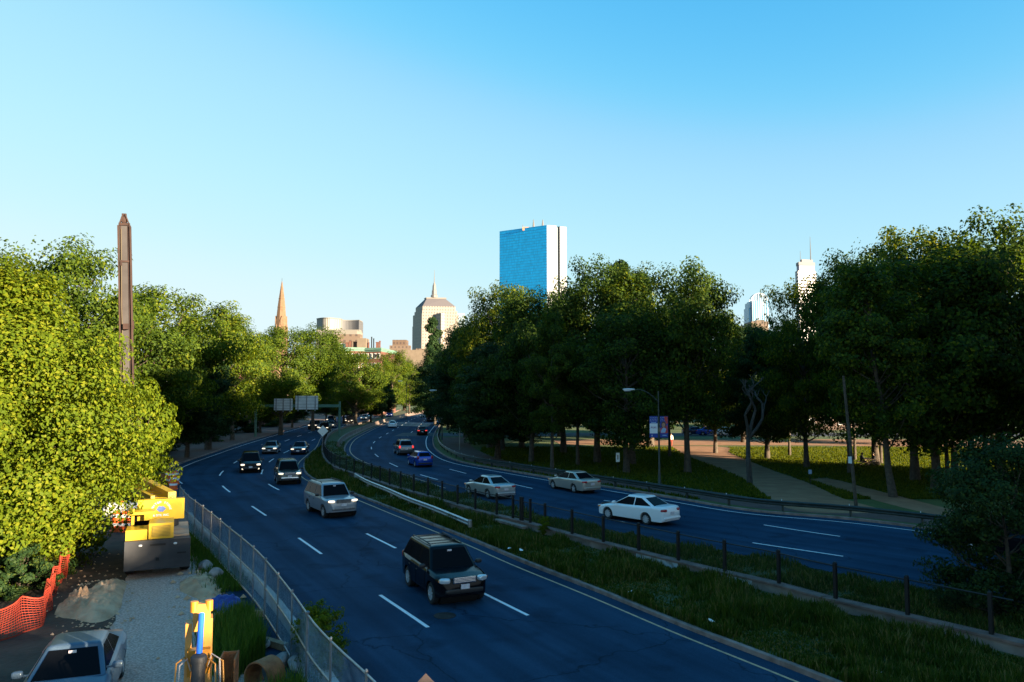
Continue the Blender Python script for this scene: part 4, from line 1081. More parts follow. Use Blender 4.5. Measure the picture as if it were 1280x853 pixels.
Y = 520; block('upper_floor', rect(408, 446, Y, 20), 0, zat(413.5, Y), [mat('pale_terrace', (.17,.155,.135), .85), M_roofg], t)
block('lower_floor', rect(405, 450, Y - 8, 7.9), 0, zat(418, Y - 8), [M_tan, M_roofg], t)
block('side_wing', rect(404, 422, Y - 14, 5.9), 0, zat(421, Y), [M_tan2, M_roofg], t)

# --- brick building with a green cornice
t = thing('brick_building', 'red brick building with a green copper cornice among the left trees', 'apartment building')
Y = 262; M_brick = mat('red_brick', (.10,.038,.026), .85, col2=(.14,.058,.038), scale=.9, detail=8, bump=.2); M_copper = mat('green_copper', (.08,.17,.13), .7, col2=(.12,.21,.16), scale=.6)
plan = turned(425, 431.5, 457, 262, 276, 264); zr = zat(437, Y)
plan2 = [wline(457, 264), wline(476.5, 262), (wline(476.5, 262)[0] + 2, 284), (wline(457, 264)[0], 284)]
block('wall', plan, 0, zr, [M_brick, M_roofg], t); block('wall', plan2, 0, zr - .15, [M_brick, M_roofg], t)
def grow(pl, k):
    c = Vector((sum(p[0] for p in pl)/len(pl), sum(p[1] for p in pl)/len(pl))); return [tuple(c + (Vector(p) - c)*k) for p in pl]
for pl, dz in ((plan, 0), (plan2, -.15)):
    block('cornice', grow(pl, 1.05), zr + dz, zr + dz + .75, [M_copper, M_copper], t); block('frieze', grow(pl, 1.02), zr + dz - .55, zr + dz - .002, [M_copper, M_copper], t)
def wins(pl, i, j, zs_, n, w, h):
    a, b = Vector(pl[i]), Vector(pl[j]); d = (b - a); L = d.length; d /= L; nn = Vector((d.y, -d.x))
    for z in zs_:
        for k_ in range(n):
            c = a + d*(L*(k_ + .5)/n) + nn*.06; mb = MB(); mb.box((c.x, c.y, z), (w, .16, h), math.atan2(d.y, d.x)); f = mb.build('window', M_white, t)
            mb = MB(); c2 = c + nn*.085; mb.box((c2.x, c2.y, z), (w*.8, .02, h*.86), math.atan2(d.y, d.x)); mb.build('pane', M_dglass, f)
M_dglass = mat('dark_window_glass', (.02,.026,.03), .08, coat=.5)
wins(plan, 0, 1, (zr - 2.2, zr - 5.6, zr - 9), 1, 1.0, 1.9); wins(plan, 1, 2, (zr - 2.2, zr - 5.6, zr - 9), 4, .95, 1.8); wins(plan2, 0, 1, (zr - 2.2, zr - 5.6, zr - 9), 4, .8, 1.8)
block('penthouse', rect(446.5, 457.5, 270, 6), zr, zat(423, 270), [M_tan2, M_roofg], t)
block('penthouse', rect(424.8, 429.5, 273, 4), zr, zat(429.5, 273), [M_white, M_roofg], t)
for px, y, w in ((433,429,.9),(437,427.5,.8),(443,428,1.1),(460,429,.5),(463.7,422,.35),(466.3,424,.35),(471,428.5,.9),(474,427,.5)):
    c = A(px, 492, 272); mb = MB(); z1 = zat(y, 272); mb.box((c.x, 272, (zr + z1)/2), (w, w, z1 - zr)); mb.box((c.x, 272, z1 + .1), (w*1.25, w*1.25, .2)); mb.build('chimney', M_brick if w > .45 else M_black, t)
c = A(471, 492, 262); mb = MB(); mb.box((c.x, 261.4, zat(446, 262)), (1.7, 1.2, .15)); mb.box((c.x, 260.85, zat(444.5, 262)), (1.7, .06, .7)); mb.build('balcony', M_black, t)

t = thing('brown_building', 'small brown flat roofed building left of the stepped stone tower', 'office building'); Y = 800
block('upper_block', rect(490.5, 508, Y, 16), 0, zat(425, Y), [grid_mat('brown_grid', (.10,.066,.046), (.06,.04,.034), 3.5, 4.2, .5, .6, .5), M_roofg], t); block('lower_block', rect(487, 513, Y - 6, 5.9), 0, zat(432.5, Y), [M_tan, M_roofg], t)
t = thing('tan_building', 'low pale flat building at the foot of the stepped stone tower', 'office building'); Y = 640
block('front_block', rect(504, 534, Y, 20), 0, zat(437.5, Y), [M_tan2, M_roofg], t); block('rear_block', rect(520, 548, Y + 30, 20), 0, zat(436, Y + 30), [M_tan, M_roofg], t)

# --- banded tower with masts, arched glass tower
t = thing('banded_tower', 'pale tower with horizontal bands and roof masts behind the park trees on the right', 'tower'); Y = 1500
M_pr = grid_mat('banded_facade', (.15,.135,.155), (.045,.052,.085), 500, 6.5, 2, .5, .3, .7)
c0 = wline(1009, Y); block('tower_body', turned(996.2, 1000.0, 1022.4, 1500, 1520, 1512), 0, zat(338, Y), [M_pr, M_roofg], t)
block('setback', turned(998.2, 1001.5, 1021, 1506, 1520, 1514), zat(338, Y), zat(331, Y), [mat('recess_dark', (.25,.22,.30), .7), M_roofg], t); block('upper_stage', turned(997.5, 1001, 1021.6, 1504, 1522, 1514), zat(331, Y), zat(327, Y), [mat('lavender_stone', (.12,.115,.14), .7), M_roofg], t)
block('top_stage', turned(1003, 1005, 1019, 1508, 1518, 1514), zat(327, Y), zat(323.5, Y), [mat('lavender_stone_light', (.15,.14,.155), .7), M_roofg], t)
for px, y0, y1, w in ((1018, 324, 296, 1.1), (1005, 326, 314, .6)):
    c = A(px, 492, 1513); mb = MB(); mb.tube([(c.x, 1513, zat(y0 + 1, 1513)), (c.x, 1513, zat((y0 + y1)/2, 1513)), (c.x, 1513, zat(y1, 1513))], [w, w*.7, .3], 5); mb.build('mast', M_ant, t)
t = thing('arched_tower', 'blue glass tower with an arched open crown left of the banded tower', 'tower'); Y = 1500
M_ar = grid_mat('arched_glass', (.30,.36,.42), (.07,.25,.42), 4.4, 60, .45, 2, .12, .5, .3)
block('shoulder', rect(936.5, 962.5, Y + 6, 30), 0, zat(384.5, Y), [M_ar, M_roofg], t); block('shoulder', rect(938, 961.5, Y + 4, 30), zat(384.6, Y), zat(378, Y), [M_ar, M_roofg], t)
block('shaft', rect(941.2, 960, Y, 34), 0, zat(376, Y), [M_ar, M_roofg], t)
cx_, rr_ = wline(951, Y)[0], 10.2*Y/940; zb_ = zat(376, Y)
for dep in (2, 14):
    mb = MB(); mb.tube([(cx_ + rr_*math.cos(PI*i/24), Y + dep, zb_ + rr_*.93*math.sin(PI*i/24)) for i in range(25)], .75, 5); mb.build('arch_rib', M_alum, t)
for i in range(1, 9):
    x = -rr_ + 2*rr_*i/9; h = rr_*.93*math.sqrt(1 - (x/rr_)**2); mb = MB(); mb.tube([(cx_ + x, Y + 2, zb_ - 1), (cx_ + x, Y + 2, zb_ + h)], .45, 5); mb.build('crown_bar', M_alum, t)
mb = MB(); mb.box((cx_, Y + 8, zb_ + rr_*.45), (5, 6, rr_*.95)); mb.build('crown_core', mat('crown_blue', (.25,.42,.58), .4), t)
t = thing('pink_building', 'pinkish apartment roofs just below the arched tower', 'apartment building'); block('upper_block', rect(940, 961, 420, 14), 0, zat(402, 420), [M_tan, M_roofg], t); block('roof_block', rect(946, 956, 424, 6), zat(402, 420), zat(399.5, 420), [M_tan2, M_roofg], t)

# --- buildings half hidden behind trees
def rowhouse(px0, px1, Y, top, label, m, nx=3, nz=3):
    global t
    t = thing('brick_rowhouse', label, 'house'); x0, x1 = xat(px0, Y), xat(px1, Y); h = zat(top, Y)
    pl = [(x0, Y), (x1, Y), (x1, Y + 10), (x0, Y + 10)]; block('wall', pl, 0, h, [m, M_roofg], t); block('cornice', [(x0 - .2, Y - .25), (x1 + .2, Y - .25), (x1 + .2, Y + 10.2), (x0 - .2, Y + 10.2)], h, h + .4, [M_copper, M_roofg], t)
    wins(pl, 0, 1, [1.9 + 3.3*i for i in range(nz)], nx, 1.1, 1.9); wins(pl, 1, 2, [1.9 + 3.3*i for i in range(nz)], 2, 1.1, 1.9)
    c = ((x0 + x1)/2, Y + 4); mb = MB(); mb.box((c[0], c[1], h + 1.2), (1.2, 1.0, 2.2)); mb.build('chimney', m, t)
rowhouse(182, 232, 116, 432, 'brick rowhouse glimpsed through the trees right of the big lime tree', M_brick)
rowhouse(262, 330, 168, 450, 'brick rowhouse hidden in shade behind the left trees', M_brick, 4)
rowhouse(440, 476, 262 - 14, 505, 'low brick house with sunlit wall behind the parked cars', M_brick, 3, 1)
t = thing('low_building', 'long low pale building in sunlight at the far side of the park', 'building'); Y = 150
x0, x1 = xat(985, Y), xat(1130, Y); pl = [(x0, Y), (x1, Y), (x1, Y + 14), (x0, Y + 14)]; h = zat(514, Y)
block('wall', pl, 0, h, [mat('pink_stucco', (.20,.14,.115), .85, col2=(.17,.12,.10), scale=.6), M_roofg], t); block('roof_edge', [(x0 - .3, Y - .3), (x1 + .3, Y - .3), (x1 + .3, Y + 14.3), (x0 - .3, Y + 14.3)], h, h + .35, [M_white, M_roofg], t)
wins(pl, 0, 1, (1.7,), 8, 1.2, 1.3)
# ================================================================== vehicles
M_glass = mat('car_glass', (.005,.006,.008), .12, spec=.03)
M_tyre = mat('tyre_rubber', (.014,.014,.015), .85)
M_rim = mat('alloy_rim', (.52,.53,.55), .35, .35)
M_trim = mat('black_plastic', (.014,.014,.016), .55)
M_chrome = mat('chrome_trim', (.62,.63,.65), .15, .95)
M_plate = mat('licence_plate', (.66,.66,.68), .5, col2=(.55,.45,.50), scale=9)
M_head_on = mat('lit_headlight', (.9,.85,.75), .2, emit=(1,.80,.55), estr=.32)
M_head = mat('clear_headlight', (.55,.58,.62), .12, .3, coat=1.0)
M_amber = mat('amber_lens', (.75,.22,.03), .2, coat=1.0)
M_tail = mat('red_tail_lens', (.36,.012,.015), .15, coat=1.0)
M_tail_on = mat('lit_red_tail', (.5,.02,.02), .2, emit=(1,.06,.05), estr=.22)
M_under = mat('dark_underbody', (.010,.010,.011), .9)
M_cloth = mat('pale_shirt', (.5,.5,.55), .8); M_skin = mat('skin', (.42,.25,.17), .6)

def lerp_tab(tab, u):
    for (a, va), (b, vb) in zip(tab, tab[1:]):
        if u <= b:
            t = (u - a)/max(1e-9, b - a); t = max(0, min(1, t)); t = t*t*(3 - 2*t) if False else t
            return va + (vb - va)*t
    return tab[-1][1]

TYPES = {
 'sedan': dict(L=4.75, W=1.82, H=1.46, wb=2.74, ov=.92, rw=.325, sill=.24,
    top=[(0,.52),(.008,.61),(.03,.69),(.08,.77),(.15,.84),(.22,.89),(.28,.93),(.34,.955),(.6,.99),(.80,1.03),(.90,1.045),(.955,1.03),(.978,.97),(.990,.88),(1,.72)],
    gh=(.255,.44,.69,.895), zb=.95, wbelt=.875, wroof=.62, pillars=(.575,)),
 'suv': dict(L=4.6, W=1.92, H=1.76, wb=2.66, ov=.86, rw=.365, sill=.34,
    top=[(0,.62),(.012,.80),(.03,.96),(.12,1.03),(.24,1.09),(.30,1.12),(.6,1.13),(.9,1.14),(.97,1.13),(.99,1.05),(1,.74)],
    gh=(.245,.36,.90,.985), zb=1.09, wbelt=.90, wroof=.70, pillars=(.53,.76)),
 'suv_big': dict(L=4.95, W=1.96, H=1.86, wb=2.88, ov=.84, rw=.38, sill=.36,
    top=[(0,.64),(.010,.88),(.025,1.06),(.12,1.12),(.25,1.16),(.30,1.19),(.6,1.20),(.9,1.20),(.975,1.19),(.99,1.1),(1,.78)],
    gh=(.265,.365,.91,.985), zb=1.16, wbelt=.90, wroof=.73, pillars=(.53,.76)),
 'van': dict(L=5.0, W=1.94, H=1.75, wb=3.0, ov=.92, rw=.34, sill=.26,
    top=[(0,.54),(.012,.68),(.05,.84),(.12,.95),(.19,1.04),(.24,1.08),(.6,1.10),(.9,1.12),(.97,1.12),(.99,1.0),(1,.72)],
    gh=(.17,.36,.93,.99), zb=1.04, wbelt=.90, wroof=.70, pillars=(.46,.72)),
 'hatch': dict(L=4.2, W=1.76, H=1.50, wb=2.55, ov=.82, rw=.32, sill=.23,
    top=[(0,.55),(.012,.66),(.05,.77),(.14,.87),(.25,.95),(.30,.98),(.6,1.03),(.9,1.07),(.97,1.06),(.99,.94),(1,.70)],
    gh=(.235,.41,.88,.985), zb=.95, wbelt=.88, wroof=.64, pillars=(.56,.80)),
}
def make_wheel(root, x, y, rw, side, spokes=5, simple=False):
    w = .205
    mb = MB(); mb.lathe([(rw*.62,-w/2),(rw*.93,-w/2),(rw,-w*.36),(rw,w*.36),(rw*.93,w/2),(rw*.62,w/2)], 26, 'Y', cap=False)
    wl_ = bpy.data.objects.new('wheel', None); COL.objects.link(wl_); wl_.parent = root; wl_.location = (x, y, rw)
    mb.build('tyre', M_tyre, wl_, smooth=40)
    mb = MB(); s_ = side
    mb.lathe([(rw*.66,-w*.44*1),(rw*.66,w*.44)], 26, 'Y', cap=False)
    mb.lathe([(rw*.68, s_*w*.46),(rw*.60, s_*w*.47),(rw*.58, s_*w*.38)] , 26, 'Y', cap=False)
    for k in range(spokes):
        a = 2*PI*k/spokes + .3
        c, d = math.cos(a), math.sin(a)
        mb.bar((c*rw*.08, s_*w*.40, d*rw*.08), (c*rw*.64, s_*w*.44, d*rw*.64), rw*.17, w*.14, up=(0,1,0))
    mb.lathe([(rw*.15, s_*w*.34),(rw*.15, s_*w*.48),(rw*.02, s_*w*.49)], 12, 'Y', cap=False)
    mb.build('rim', M_rim, wl_, smooth=35)
    mb = MB(); mb.lathe([(rw*.64, -w*.1),(rw*.64, w*.1)], 22, 'Y'); mb.build('brake_disc', M_under, wl_)

def make_car(name, label, cat, kind, pos, d, pm, lights=True, tail=False, dims=None, rails=False, taxi=False, spokes=5, group=None, grille=None, lower=None, amber=True, person=False, hl=(1.0, 1.0), body2=None):
    T = dict(TYPES[kind]); T.update(dims or {})
    L, W, H, wb_, rw, sill = T['L'], T['W'], T['H'], T['wb'], T['rw'], T['sill']
    root = thing(name, label, cat, (pos[0], pos[1], ZR), math.atan2(d[1], d[0]), group)
    X = lambda u: L/2 - u*L
    xf = L/2 - T['ov']; xr = xf - wb_; Ra = rw + .055
    hw_tab = [(0,.60),(.010,.72),(.03,.84),(.06,.91),(.10,.955),(.2,.99),(.5,1),(.82,.99),(.93,.955),(.97,.90),(.988,.82),(1,.68)]
    hw = lambda u: W/2*lerp_tab(hw_tab, u)
    us = sorted(set([round(k/44, 5) for k in range(45)] + [.006,.012,.02,.03,.97,.985,.993] +
        [round((L/2 - (xc + Ra*math.cos(PI*k/12)*(1.0 if 0 < k < 12 else 1.0)))/L, 5) for xc in (xf, xr) for k in range(13)] +
        [round((L/2 - (xc + s_*(Ra + .004)))/L, 5) for xc in (xf, xr) for s_ in (-1, 1)]))
    us = [u for u in us if 0 <= u <= 1]
    def zlow(u):
        x = X(u); b = sill + (.05 if u < .04 else 0) + (.06 if u > .97 else 0)
        for xc in (xf, xr):
            if abs(x - xc) < Ra: b = max(b, rw + math.sqrt(max(0, Ra*Ra - (x - xc)**2)))
        return b
    def sec(u):
        """half section from the sill up to the centre line"""
        w, zt, zl = hw(u), lerp_tab(T['top'], u), zlow(u)
        zs_ = zt - .085 - .02*math.sin(PI*u)
        flare = 0
        for xc in (xf, xr):
            q = abs(X(u) - xc)
            if q < Ra + .12: flare = max(flare, .022*(1 - max(0, q - Ra*.7)/(Ra*.3 + .12)))
        ys = lambda z: w*(.945 + .055*math.sin(PI*min(1, max(0, (z - .15)/(zs_ - .15 + 1e-6)))*.62 + .15)) + flare
        zz_ = [zl, zl + (zs_ - zl)*.12, zl + (zs_ - zl)*.42, zl + (zs_ - zl)*.70, zl + (zs_ - zl)*.90, zs_]
        p = [(ys(z), z) for z in zz_]
        p += [(w*.935, zt - .030), (w*.86, zt - .008), (w*.5, zt + .012), (0, zt + .018)]
        return p
    # body shell
    mb = MB(); vs, fs = [], []
    for u in us:
        s_ = sec(u); ring = [(X(u), -y, z) for y, z in s_] + [(X(u), y, z) for y, z in s_[-2::-1]]
        vs += ring
    k = len(ring)
    for i in range(len(us) - 1):
        for j in range(k):
            j2 = (j+1) % k; fs.append((i*k + j, (i+1)*k + j, (i+1)*k + j2, i*k + j2))
    fs += [tuple(range(k)), tuple(len(us)*k - k + j for j in range(k - 1, -1, -1))]
    mb.add(vs, fs)
    # cabin shell: rounded rectangle outlines from the belt to the roof
    uA, uB, uC, uD = T['gh']; zb = T['zb'] - .03; zr = H
    wb2, wr2 = T['wbelt']*W/2, T['wroof']*W/2 + .02
    def outline(v, n=6):
        xa, xd = X(uA + (uB - uA)*v), X(uD + (uC - uD)*v); w = wb2 + (wr2 - wb2)*v; r = .10 + .05*v
        o = []
        for cx, cy, a0 in ((xa - r, w - r, 0), (xd + r, w - r, 90), (xd + r, -w + r, 180), (xa - r, -w + r, 270)):
            for q in range(n + 1):
                a = R(a0 + 90*q/n); o.append((cx + r*math.cos(a), cy + r*math.sin(a)))
        return o
    zat_v = lambda v: zb + (zr - .085 - zb)*v
    rings = [[(x, y, zat_v(v)) for x, y in outline(v)] for v in (0, .5, 1)]
    o1 = outline(1); cxm = (X(uB) + X(uC))/2
    def inset(f, z): return [(cxm + (x - cxm)*(1 - (1 - f)*.55), y*f, z) for x, y in o1]
    rings += [inset(.965, zr - .045), inset(.86, zr - .012), inset(.45, zr)]
    n_ = len(o1); vs = [p for r_ in rings for p in r_]; fs = []
    for i in range(len(rings) - 1):
        for j in range(n_): fs.append((i*n_ + j, i*n_ + (j+1) % n_, (i+1)*n_ + (j+1) % n_, (i+1)*n_ + j))
    fs.append(tuple((len(rings)-1)*n_ + j for j in range(n_)))
    mb.add(vs, fs)
    mb.build('body', pm, root, smooth=38)
    # glass
    fx = lambda v: X(uA + (uB - uA)*v); rx = lambda v: X(uD + (uC - uD)*v); wv = lambda v: wb2 + (wr2 - wb2)*v
    def pane(nm, pts, nrm, th=.012, m=M_glass):
        nrm = Vector(nrm).normalized(); e = MB(); e.prism([Vector(p) + nrm*(th*.6) for p in pts], nrm*(th*.4)); 
        e.prism([Vector(p) for p in pts], nrm*(th*.601)); return e.build(nm, m, root)
    def facing_(pts, out):
        a, b, c = (Vector(p) for p in pts[:3]); nn = (b - a).cross(c - a).normalized(); return nn if nn.dot(Vector(out)) > 0 else -nn
    v0, v1 = .04, .97
    ws = [(fx(v0), -wv(v0) + .09, zat_v(v0)), (fx(v0), wv(v0) - .09, zat_v(v0)), (fx(v1), wv(v1) - .10, zat_v(v1)), (fx(v1), -wv(v1) + .10, zat_v(v1))]
    pane('windshield', ws, facing_(ws, (1,0,.5)))
    v0r = .16 if kind == 'sedan' else .20
    rg = [(rx(v0r), -wv(v0r) + .13, zat_v(v0r)), (rx(v0r), wv(v0r) - .13, zat_v(v0r)), (rx(v1), wv(v1) - .14, zat_v(v1)), (rx(v1), -wv(v1) + .14, zat_v(v1))]
    pane('rear_window', rg, facing_(rg, (-1,0,.3)))
    ps = [X(u) for u in T['pillars']]
    for s_ in (-1, 1):
        v0s, v1s = .08, .97
        fr = [fx(v0s) - .10, fx(v1s) - .13]; rr_ = [rx(v0s) + .17, rx(v1s) + .16]
        xs_ = [None] + ps + [None]
        for i in range(len(xs_) - 1):
            f0, f1 = (fr if xs_[i] is None else [xs_[i] - .035]*2); r0, r1 = (rr_ if xs_[i+1] is None else [xs_[i+1] + .035]*2)
            pts = [(f0, s_*wv(v0s), zat_v(v0s)), (f1, s_*wv(v1s), zat_v(v1s)), (r1, s_*wv(v1s), zat_v(v1s)), (r0, s_*wv(v0s), zat_v(v0s))]
            pane('side_window', pts, facing_(pts, (0,s_,.2)))
    # doors: thin skins standing a little proud, so that real gaps show round them
    def side_pt(u, t, s_, off):
        p = sec(u); z0, z1 = max(sill + .07, p[0][1]), p[5][1] - .005
        z = z0 + (z1 - z0)*t
        for (ya, za), (yb, zb_) in zip(p, p[1:6]):
            if za <= z <= zb_ + 1e-6: y = ya + (yb - ya)*(z - za)/max(1e-6, zb_ - za); break
        else: y = p[0][0]
        return (X(u), s_*(y + off), z)
    u_f = (L/2 - (xf - Ra - .13))/L; u_m = T['pillars'][0] + .005; u_r = (L/2 - (xr + Ra*.55))/L
    for s_ in (-1, 1):
        for ua, ub in ((u_f, u_m - .004), (u_m + .004, u_r)):
            e = MB(); NU, NT = 7, 6; vs = []
            for i in range(NU):
                for j in range(NT): vs.append(side_pt(ua + (ub - ua)*i/(NU-1), .02 + .97*j/(NT-1), s_, .011))
            m0 = len(vs)
            fs = [(i*NT + j, (i+1)*NT + j, (i+1)*NT + j+1, i*NT + j+1) for i in range(NU-1) for j in range(NT-1)]
            rim_ = [i*NT for i in range(NU)] + [(NU-1)*NT + j for j in range(1, NT)] + [i*NT + NT-1 for i in range(NU-2, -1, -1)] + [j for j in range(NT-2, 0, -1)]
            vs += [(vs[q][0], vs[q][1] - s_*.02, vs[q][2]) for q in rim_]
            fs += [(rim_[q], rim_[(q+1) % len(rim_)], m0 + (q+1) % len(rim_), m0 + q) for q in range(len(rim_))]
            if s_ > 0: fs = [f[::-1] for f in fs]
            e.add(vs, fs); dr = e.build('door', pm, root, smooth=50)
            hx = side_pt(ub - .035 if ub > u_m else ub - .03, .80, s_, .022); e = MB(); e.sup(hx, (.085, .016, .018), .6, 6); e.build('handle', pm if kind == 'sedan' else M_trim, dr, smooth=60)
    # wheels, wells
    for x in (xf, xr):
        for s_ in (-1, 1): make_wheel(root, x, s_*(W/2 - .125), rw, s_, spokes)
        e = MB(); e.lathe([(Ra - .006, -W/2 + .30), (Ra - .006, W/2 - .30)], 20, 'Y', c=(x, 0, rw)); 
        e.build('wheel_well', M_under, root)
    e = MB(); e.box((0, 0, sill + .02), (L*.86, W*.80, .10)); e.build('underbody', M_under, root)
    # front
    hz = T['top'][2][1] - .06 if kind not in ('sedan', 'hatch') else .685
    hy = W/2*.70
    for s_ in (-1, 1):
        M = Matrix.Rotation(s_*R(26), 3, 'Z')
        e = MB(); e.sup((L/2 - .140, s_*hy, hz), (.12*hl[0], .19*hl[0], .062*hl[1]), .55, 9, M); e.build('headlight', M_head_on if lights else M_head, root, smooth=60)
        if amber: e = MB(); e.sup((L/2 - .215, s_*(W/2*.845), hz - .005), (.09, .065, .05), .6, 7, M); e.build('indicator', M_amber, root, smooth=60)
    g_m = grille or M_trim
    e = MB()
    for i in range(4): e.box((L/2 - .005 + .004*i, 0, hz - .06 + .045*i), (.05, W*.40, .022))
    e.box((L/2 - .035, 0, hz + .005), (.05, W*.43, .20)); gr = e.build('grille', g_m, root)
    e = MB(); e.sup((L/2 - .045, 0, sill + .21), (.075, W*.36, .085), .35, 8); e.build('lower_grille', lower or M_trim, root, smooth=50)
    e = MB(); e.box((L/2 + .035, 0, hz - .20), (.02, .31, .155)); e.build('licence_plate', M_plate, root)
    # rear
    tz = .86 if kind in ('sedan',) else (.98 if kind == 'hatch' else 1.0)
    for s_ in (-1, 1):
        M = Matrix.Rotation(s_*R(-26), 3, 'Z')
        if kind == 'sedan': e = MB(); e.sup((-L/2 + .11, s_*W/2*.70, tz), (.10, .20, .075), .55, 9, M)
        else: e = MB(); e.sup((-L/2 + .10, s_*W/2*.78, tz), (.085, .11, .16), .55, 9, M)
        e.build('taillight', M_tail_on if tail else M_tail, root, smooth=60)
    e = MB(); e.box((-L/2 - .012, 0, .70 if kind == 'sedan' else .78), (.02, .31, .155)); e.build('licence_plate', M_plate, root)
    e = MB(); e.sup((-L/2 + .03, 0, sill + .19), (.075, W*.40, .07), .4, 8); e.build('rear_bumper_insert', M_trim if kind != 'sedan' else pm, root, smooth=50)
    # mirrors
    for s_ in (-1, 1):
        x = X(uA) - .28; e = MB(); e.sup((x, s_*(W/2 + .10), zb + .12), (.075, .115, .078), .6, 8); e.bar((x - .01, s_*(wb2 - .02), zb + .08), (x, s_*(W/2 + .06), zb + .09), .05, .035)
        mr = e.build('mirror', pm if kind in ('sedan', 'hatch') else M_trim, root, smooth=50)
    if rails:
        for s_ in (-1, 1):
            e = MB(); x0, x1 = X(uB) - .25, X(uC) + .15; y = s_*(wr2 - .10)
            e.tube([(x0, y, zr - .03), (x0 - .08, y, zr + .045), ((x0 + x1)/2, y, zr + .055), (x1 + .08, y, zr + .045), (x1, y, zr - .03)], .022, 6); e.build('roof_rail', M_trim, root, smooth=50)
        for f in (.3, .72):
            e = MB(); x = X(uB) + (X(uC) - X(uB))*f; e.box((x, 0, zr + .05), (.05, (wr2 - .10)*2, .025)); e.build('cross_bar', M_trim, root)
    if taxi:
        e = MB(); e.box((cxm, 0, zr + .07), (.22, .62, .13)); e.build('roof_light', mat('taxi_roof_light', (.8,.75,.6), .4), root)
    e = MB(); v = .86; e.box((fx(v) + .03, 0, zat_v(v) + .02), (.02, .16, .06), 0); e.build('inspection_sticker', M_plate, root) if person else None
    return root

pb = lambda n, c, r=.22, m=.35: paint(n, c, r, m)
P_black = paint('black_car_paint', (.004,.004,.006), .18, .0, .08, .15); P_silver = pb('silver_car_paint', (.27,.30,.34), .3, .35); P_olive = pb('dark_olive_paint', (.075,.078,.072), .25, .5)
P_blue = pb('blue_car_paint', (.012,.05,.22), .2, .4); P_navy = pb('navy_car_paint', (.010,.022,.075), .2, .4); P_white = pb('white_car_paint', (.74,.75,.76), .3, .0)
P_beige = pb('beige_car_paint', (.46,.41,.35), .28, .5); P_grey = pb('grey_car_paint', (.15,.165,.19), .25, .5); P_sky = paint('pale_blue_car_paint', (.065,.105,.16), .35, .1, .08); P_royal = pb('royal_blue_car_paint', (.008,.055,.36), .2, .3)
P_silv2 = pb('champagne_car_paint', (.43,.44,.44), .28, .55)

make_car('parked_car', 'silver blue sedan parked on the gravel track at the bottom left', 'car', 'sedan', (-10.2, 18.05), (.35,-.94), P_sky, lights=False, dims=dict(L=4.5, W=1.77, H=1.42, wroof=.64), person=True, amber=False)
make_car('suv', 'black SUV driving toward the camera in the near lanes', 'car', 'suv', (-2.55, 28.0), (.42,-.91), P_black, lights=False, rails=True, grille=M_chrome, spokes=7, person=True, hl=(1.0,1.5))
make_car('suv', 'silver SUV with lit headlights following the black SUV', 'car', 'suv_big', (-11.0, 46.0), (.53,-.85), P_silver, rails=True, grille=M_galv_d, lower=M_galv_d, person=True)
make_car('suv', 'dark olive SUV with lit headlights beside the tip of the grassy median', 'car', 'suv', (-18.3, 61.9), (.36,-.93), P_olive, grille=M_chrome, dims=dict(H=1.82, W=1.9), lower=M_chrome, amber=False)
mv = make_car('minivan', 'black minivan with bright headlights in the left lane', 'car', 'van', (-24.4, 70.8), (.33,-.94), P_black, amber=False, hl=(.9,1.2))
for s_ in (-1, 1):
    e = MB(); e.sup((2.43, s_*.66, .42), (.06, .10, .065), .6, 7); e.build('fog_light', M_head_on, mv, smooth=60)
make_car('sedan', 'dark grey sedan with lit headlights behind the black minivan', 'car', 'sedan', (-29.3, 92.3), (.19,-.98), P_grey, person=False)
make_car('sedan', 'blue sedan with lit headlights behind the dark olive SUV', 'car', 'sedan', (-25.5, 91.2), (.16,-.985), P_navy)
make_car('suv', 'dark SUV with lit headlights coming round the bend under the sign gantry', 'car', 'suv_big', (-34.6, 140), (.1,-.99), P_black)
far = [((-37.2,149), P_silver, 'sedan', 'silver car in the far queue, right behind the dark SUV'), ((-40.0,153), P_black, 'suv', 'black SUV in the far queue, left lane beside the gantry post'), ((-44.5,186), P_grey, 'suv', 'grey SUV in the far queue at the outer kerb'), ((-41.0,218), P_white, 'sedan', 'white car far back in the queue'), ((-38.2,160), P_grey, 'sedan', 'dark grey car in the far queue, first behind the gantry post'), ((-41.2,172), P_navy, 'sedan', 'navy car with lit headlights in the far queue, left lane'), ((-38.6,180), P_black, 'suv', 'black SUV in the far queue beside the fence'),
       ((-42.2,196), P_black, 'sedan', 'black car far back in the queue, left lane'), ((-40.2,206), P_silver, 'sedan', 'silver car far back in the queue')]
for pos, pm, kd, lab in far: make_car('far_car', lab, 'car', kd, pos, (.08,-1), pm, group='cars in the far queue')
make_car('van', 'tall blue van at the very end of the visible road', 'van', 'van', (-37.6, 232), (.1,-1), P_royal, dims=dict(H=2.3, zb=1.2))
# the other carriageway, driving away
make_car('taxi', 'white taxi sedan in sunlight driving away on the far bend', 'taxi', 'sedan', (-25.4, 160.5), (-.16,.99), P_white, lights=False, taxi=True)
make_car('sedan', 'black sedan with red taillights driving away ahead of the taxi lane', 'car', 'sedan', (-15.7, 132), (-.15,.99), P_black, lights=False, tail=True)
make_car('suv', 'farthest black SUV driving away on the right hand carriageway', 'car', 'suv_big', (-21, 194), (-.15,.99), P_black, lights=False)
make_car('suv', 'grey SUV with red taillights driving away beside the blue hatchback', 'car', 'suv', (-12.9, 90.2), (-.28,.96), P_grey, lights=False, tail=True, rails=True)
make_car('hatchback', 'bright blue hatchback driving away round the bend', 'car', 'hatch', (-9.2, 75.8), (-.36,.93), P_royal, lights=False)
make_car('sedan', 'silver sedan driving away, just beyond the fence gate', 'car', 'sedan', (-1.6, 53.7), (-.52,.855), P_silv2, lights=False, tail=False, dims=dict(L=4.7, H=1.47))
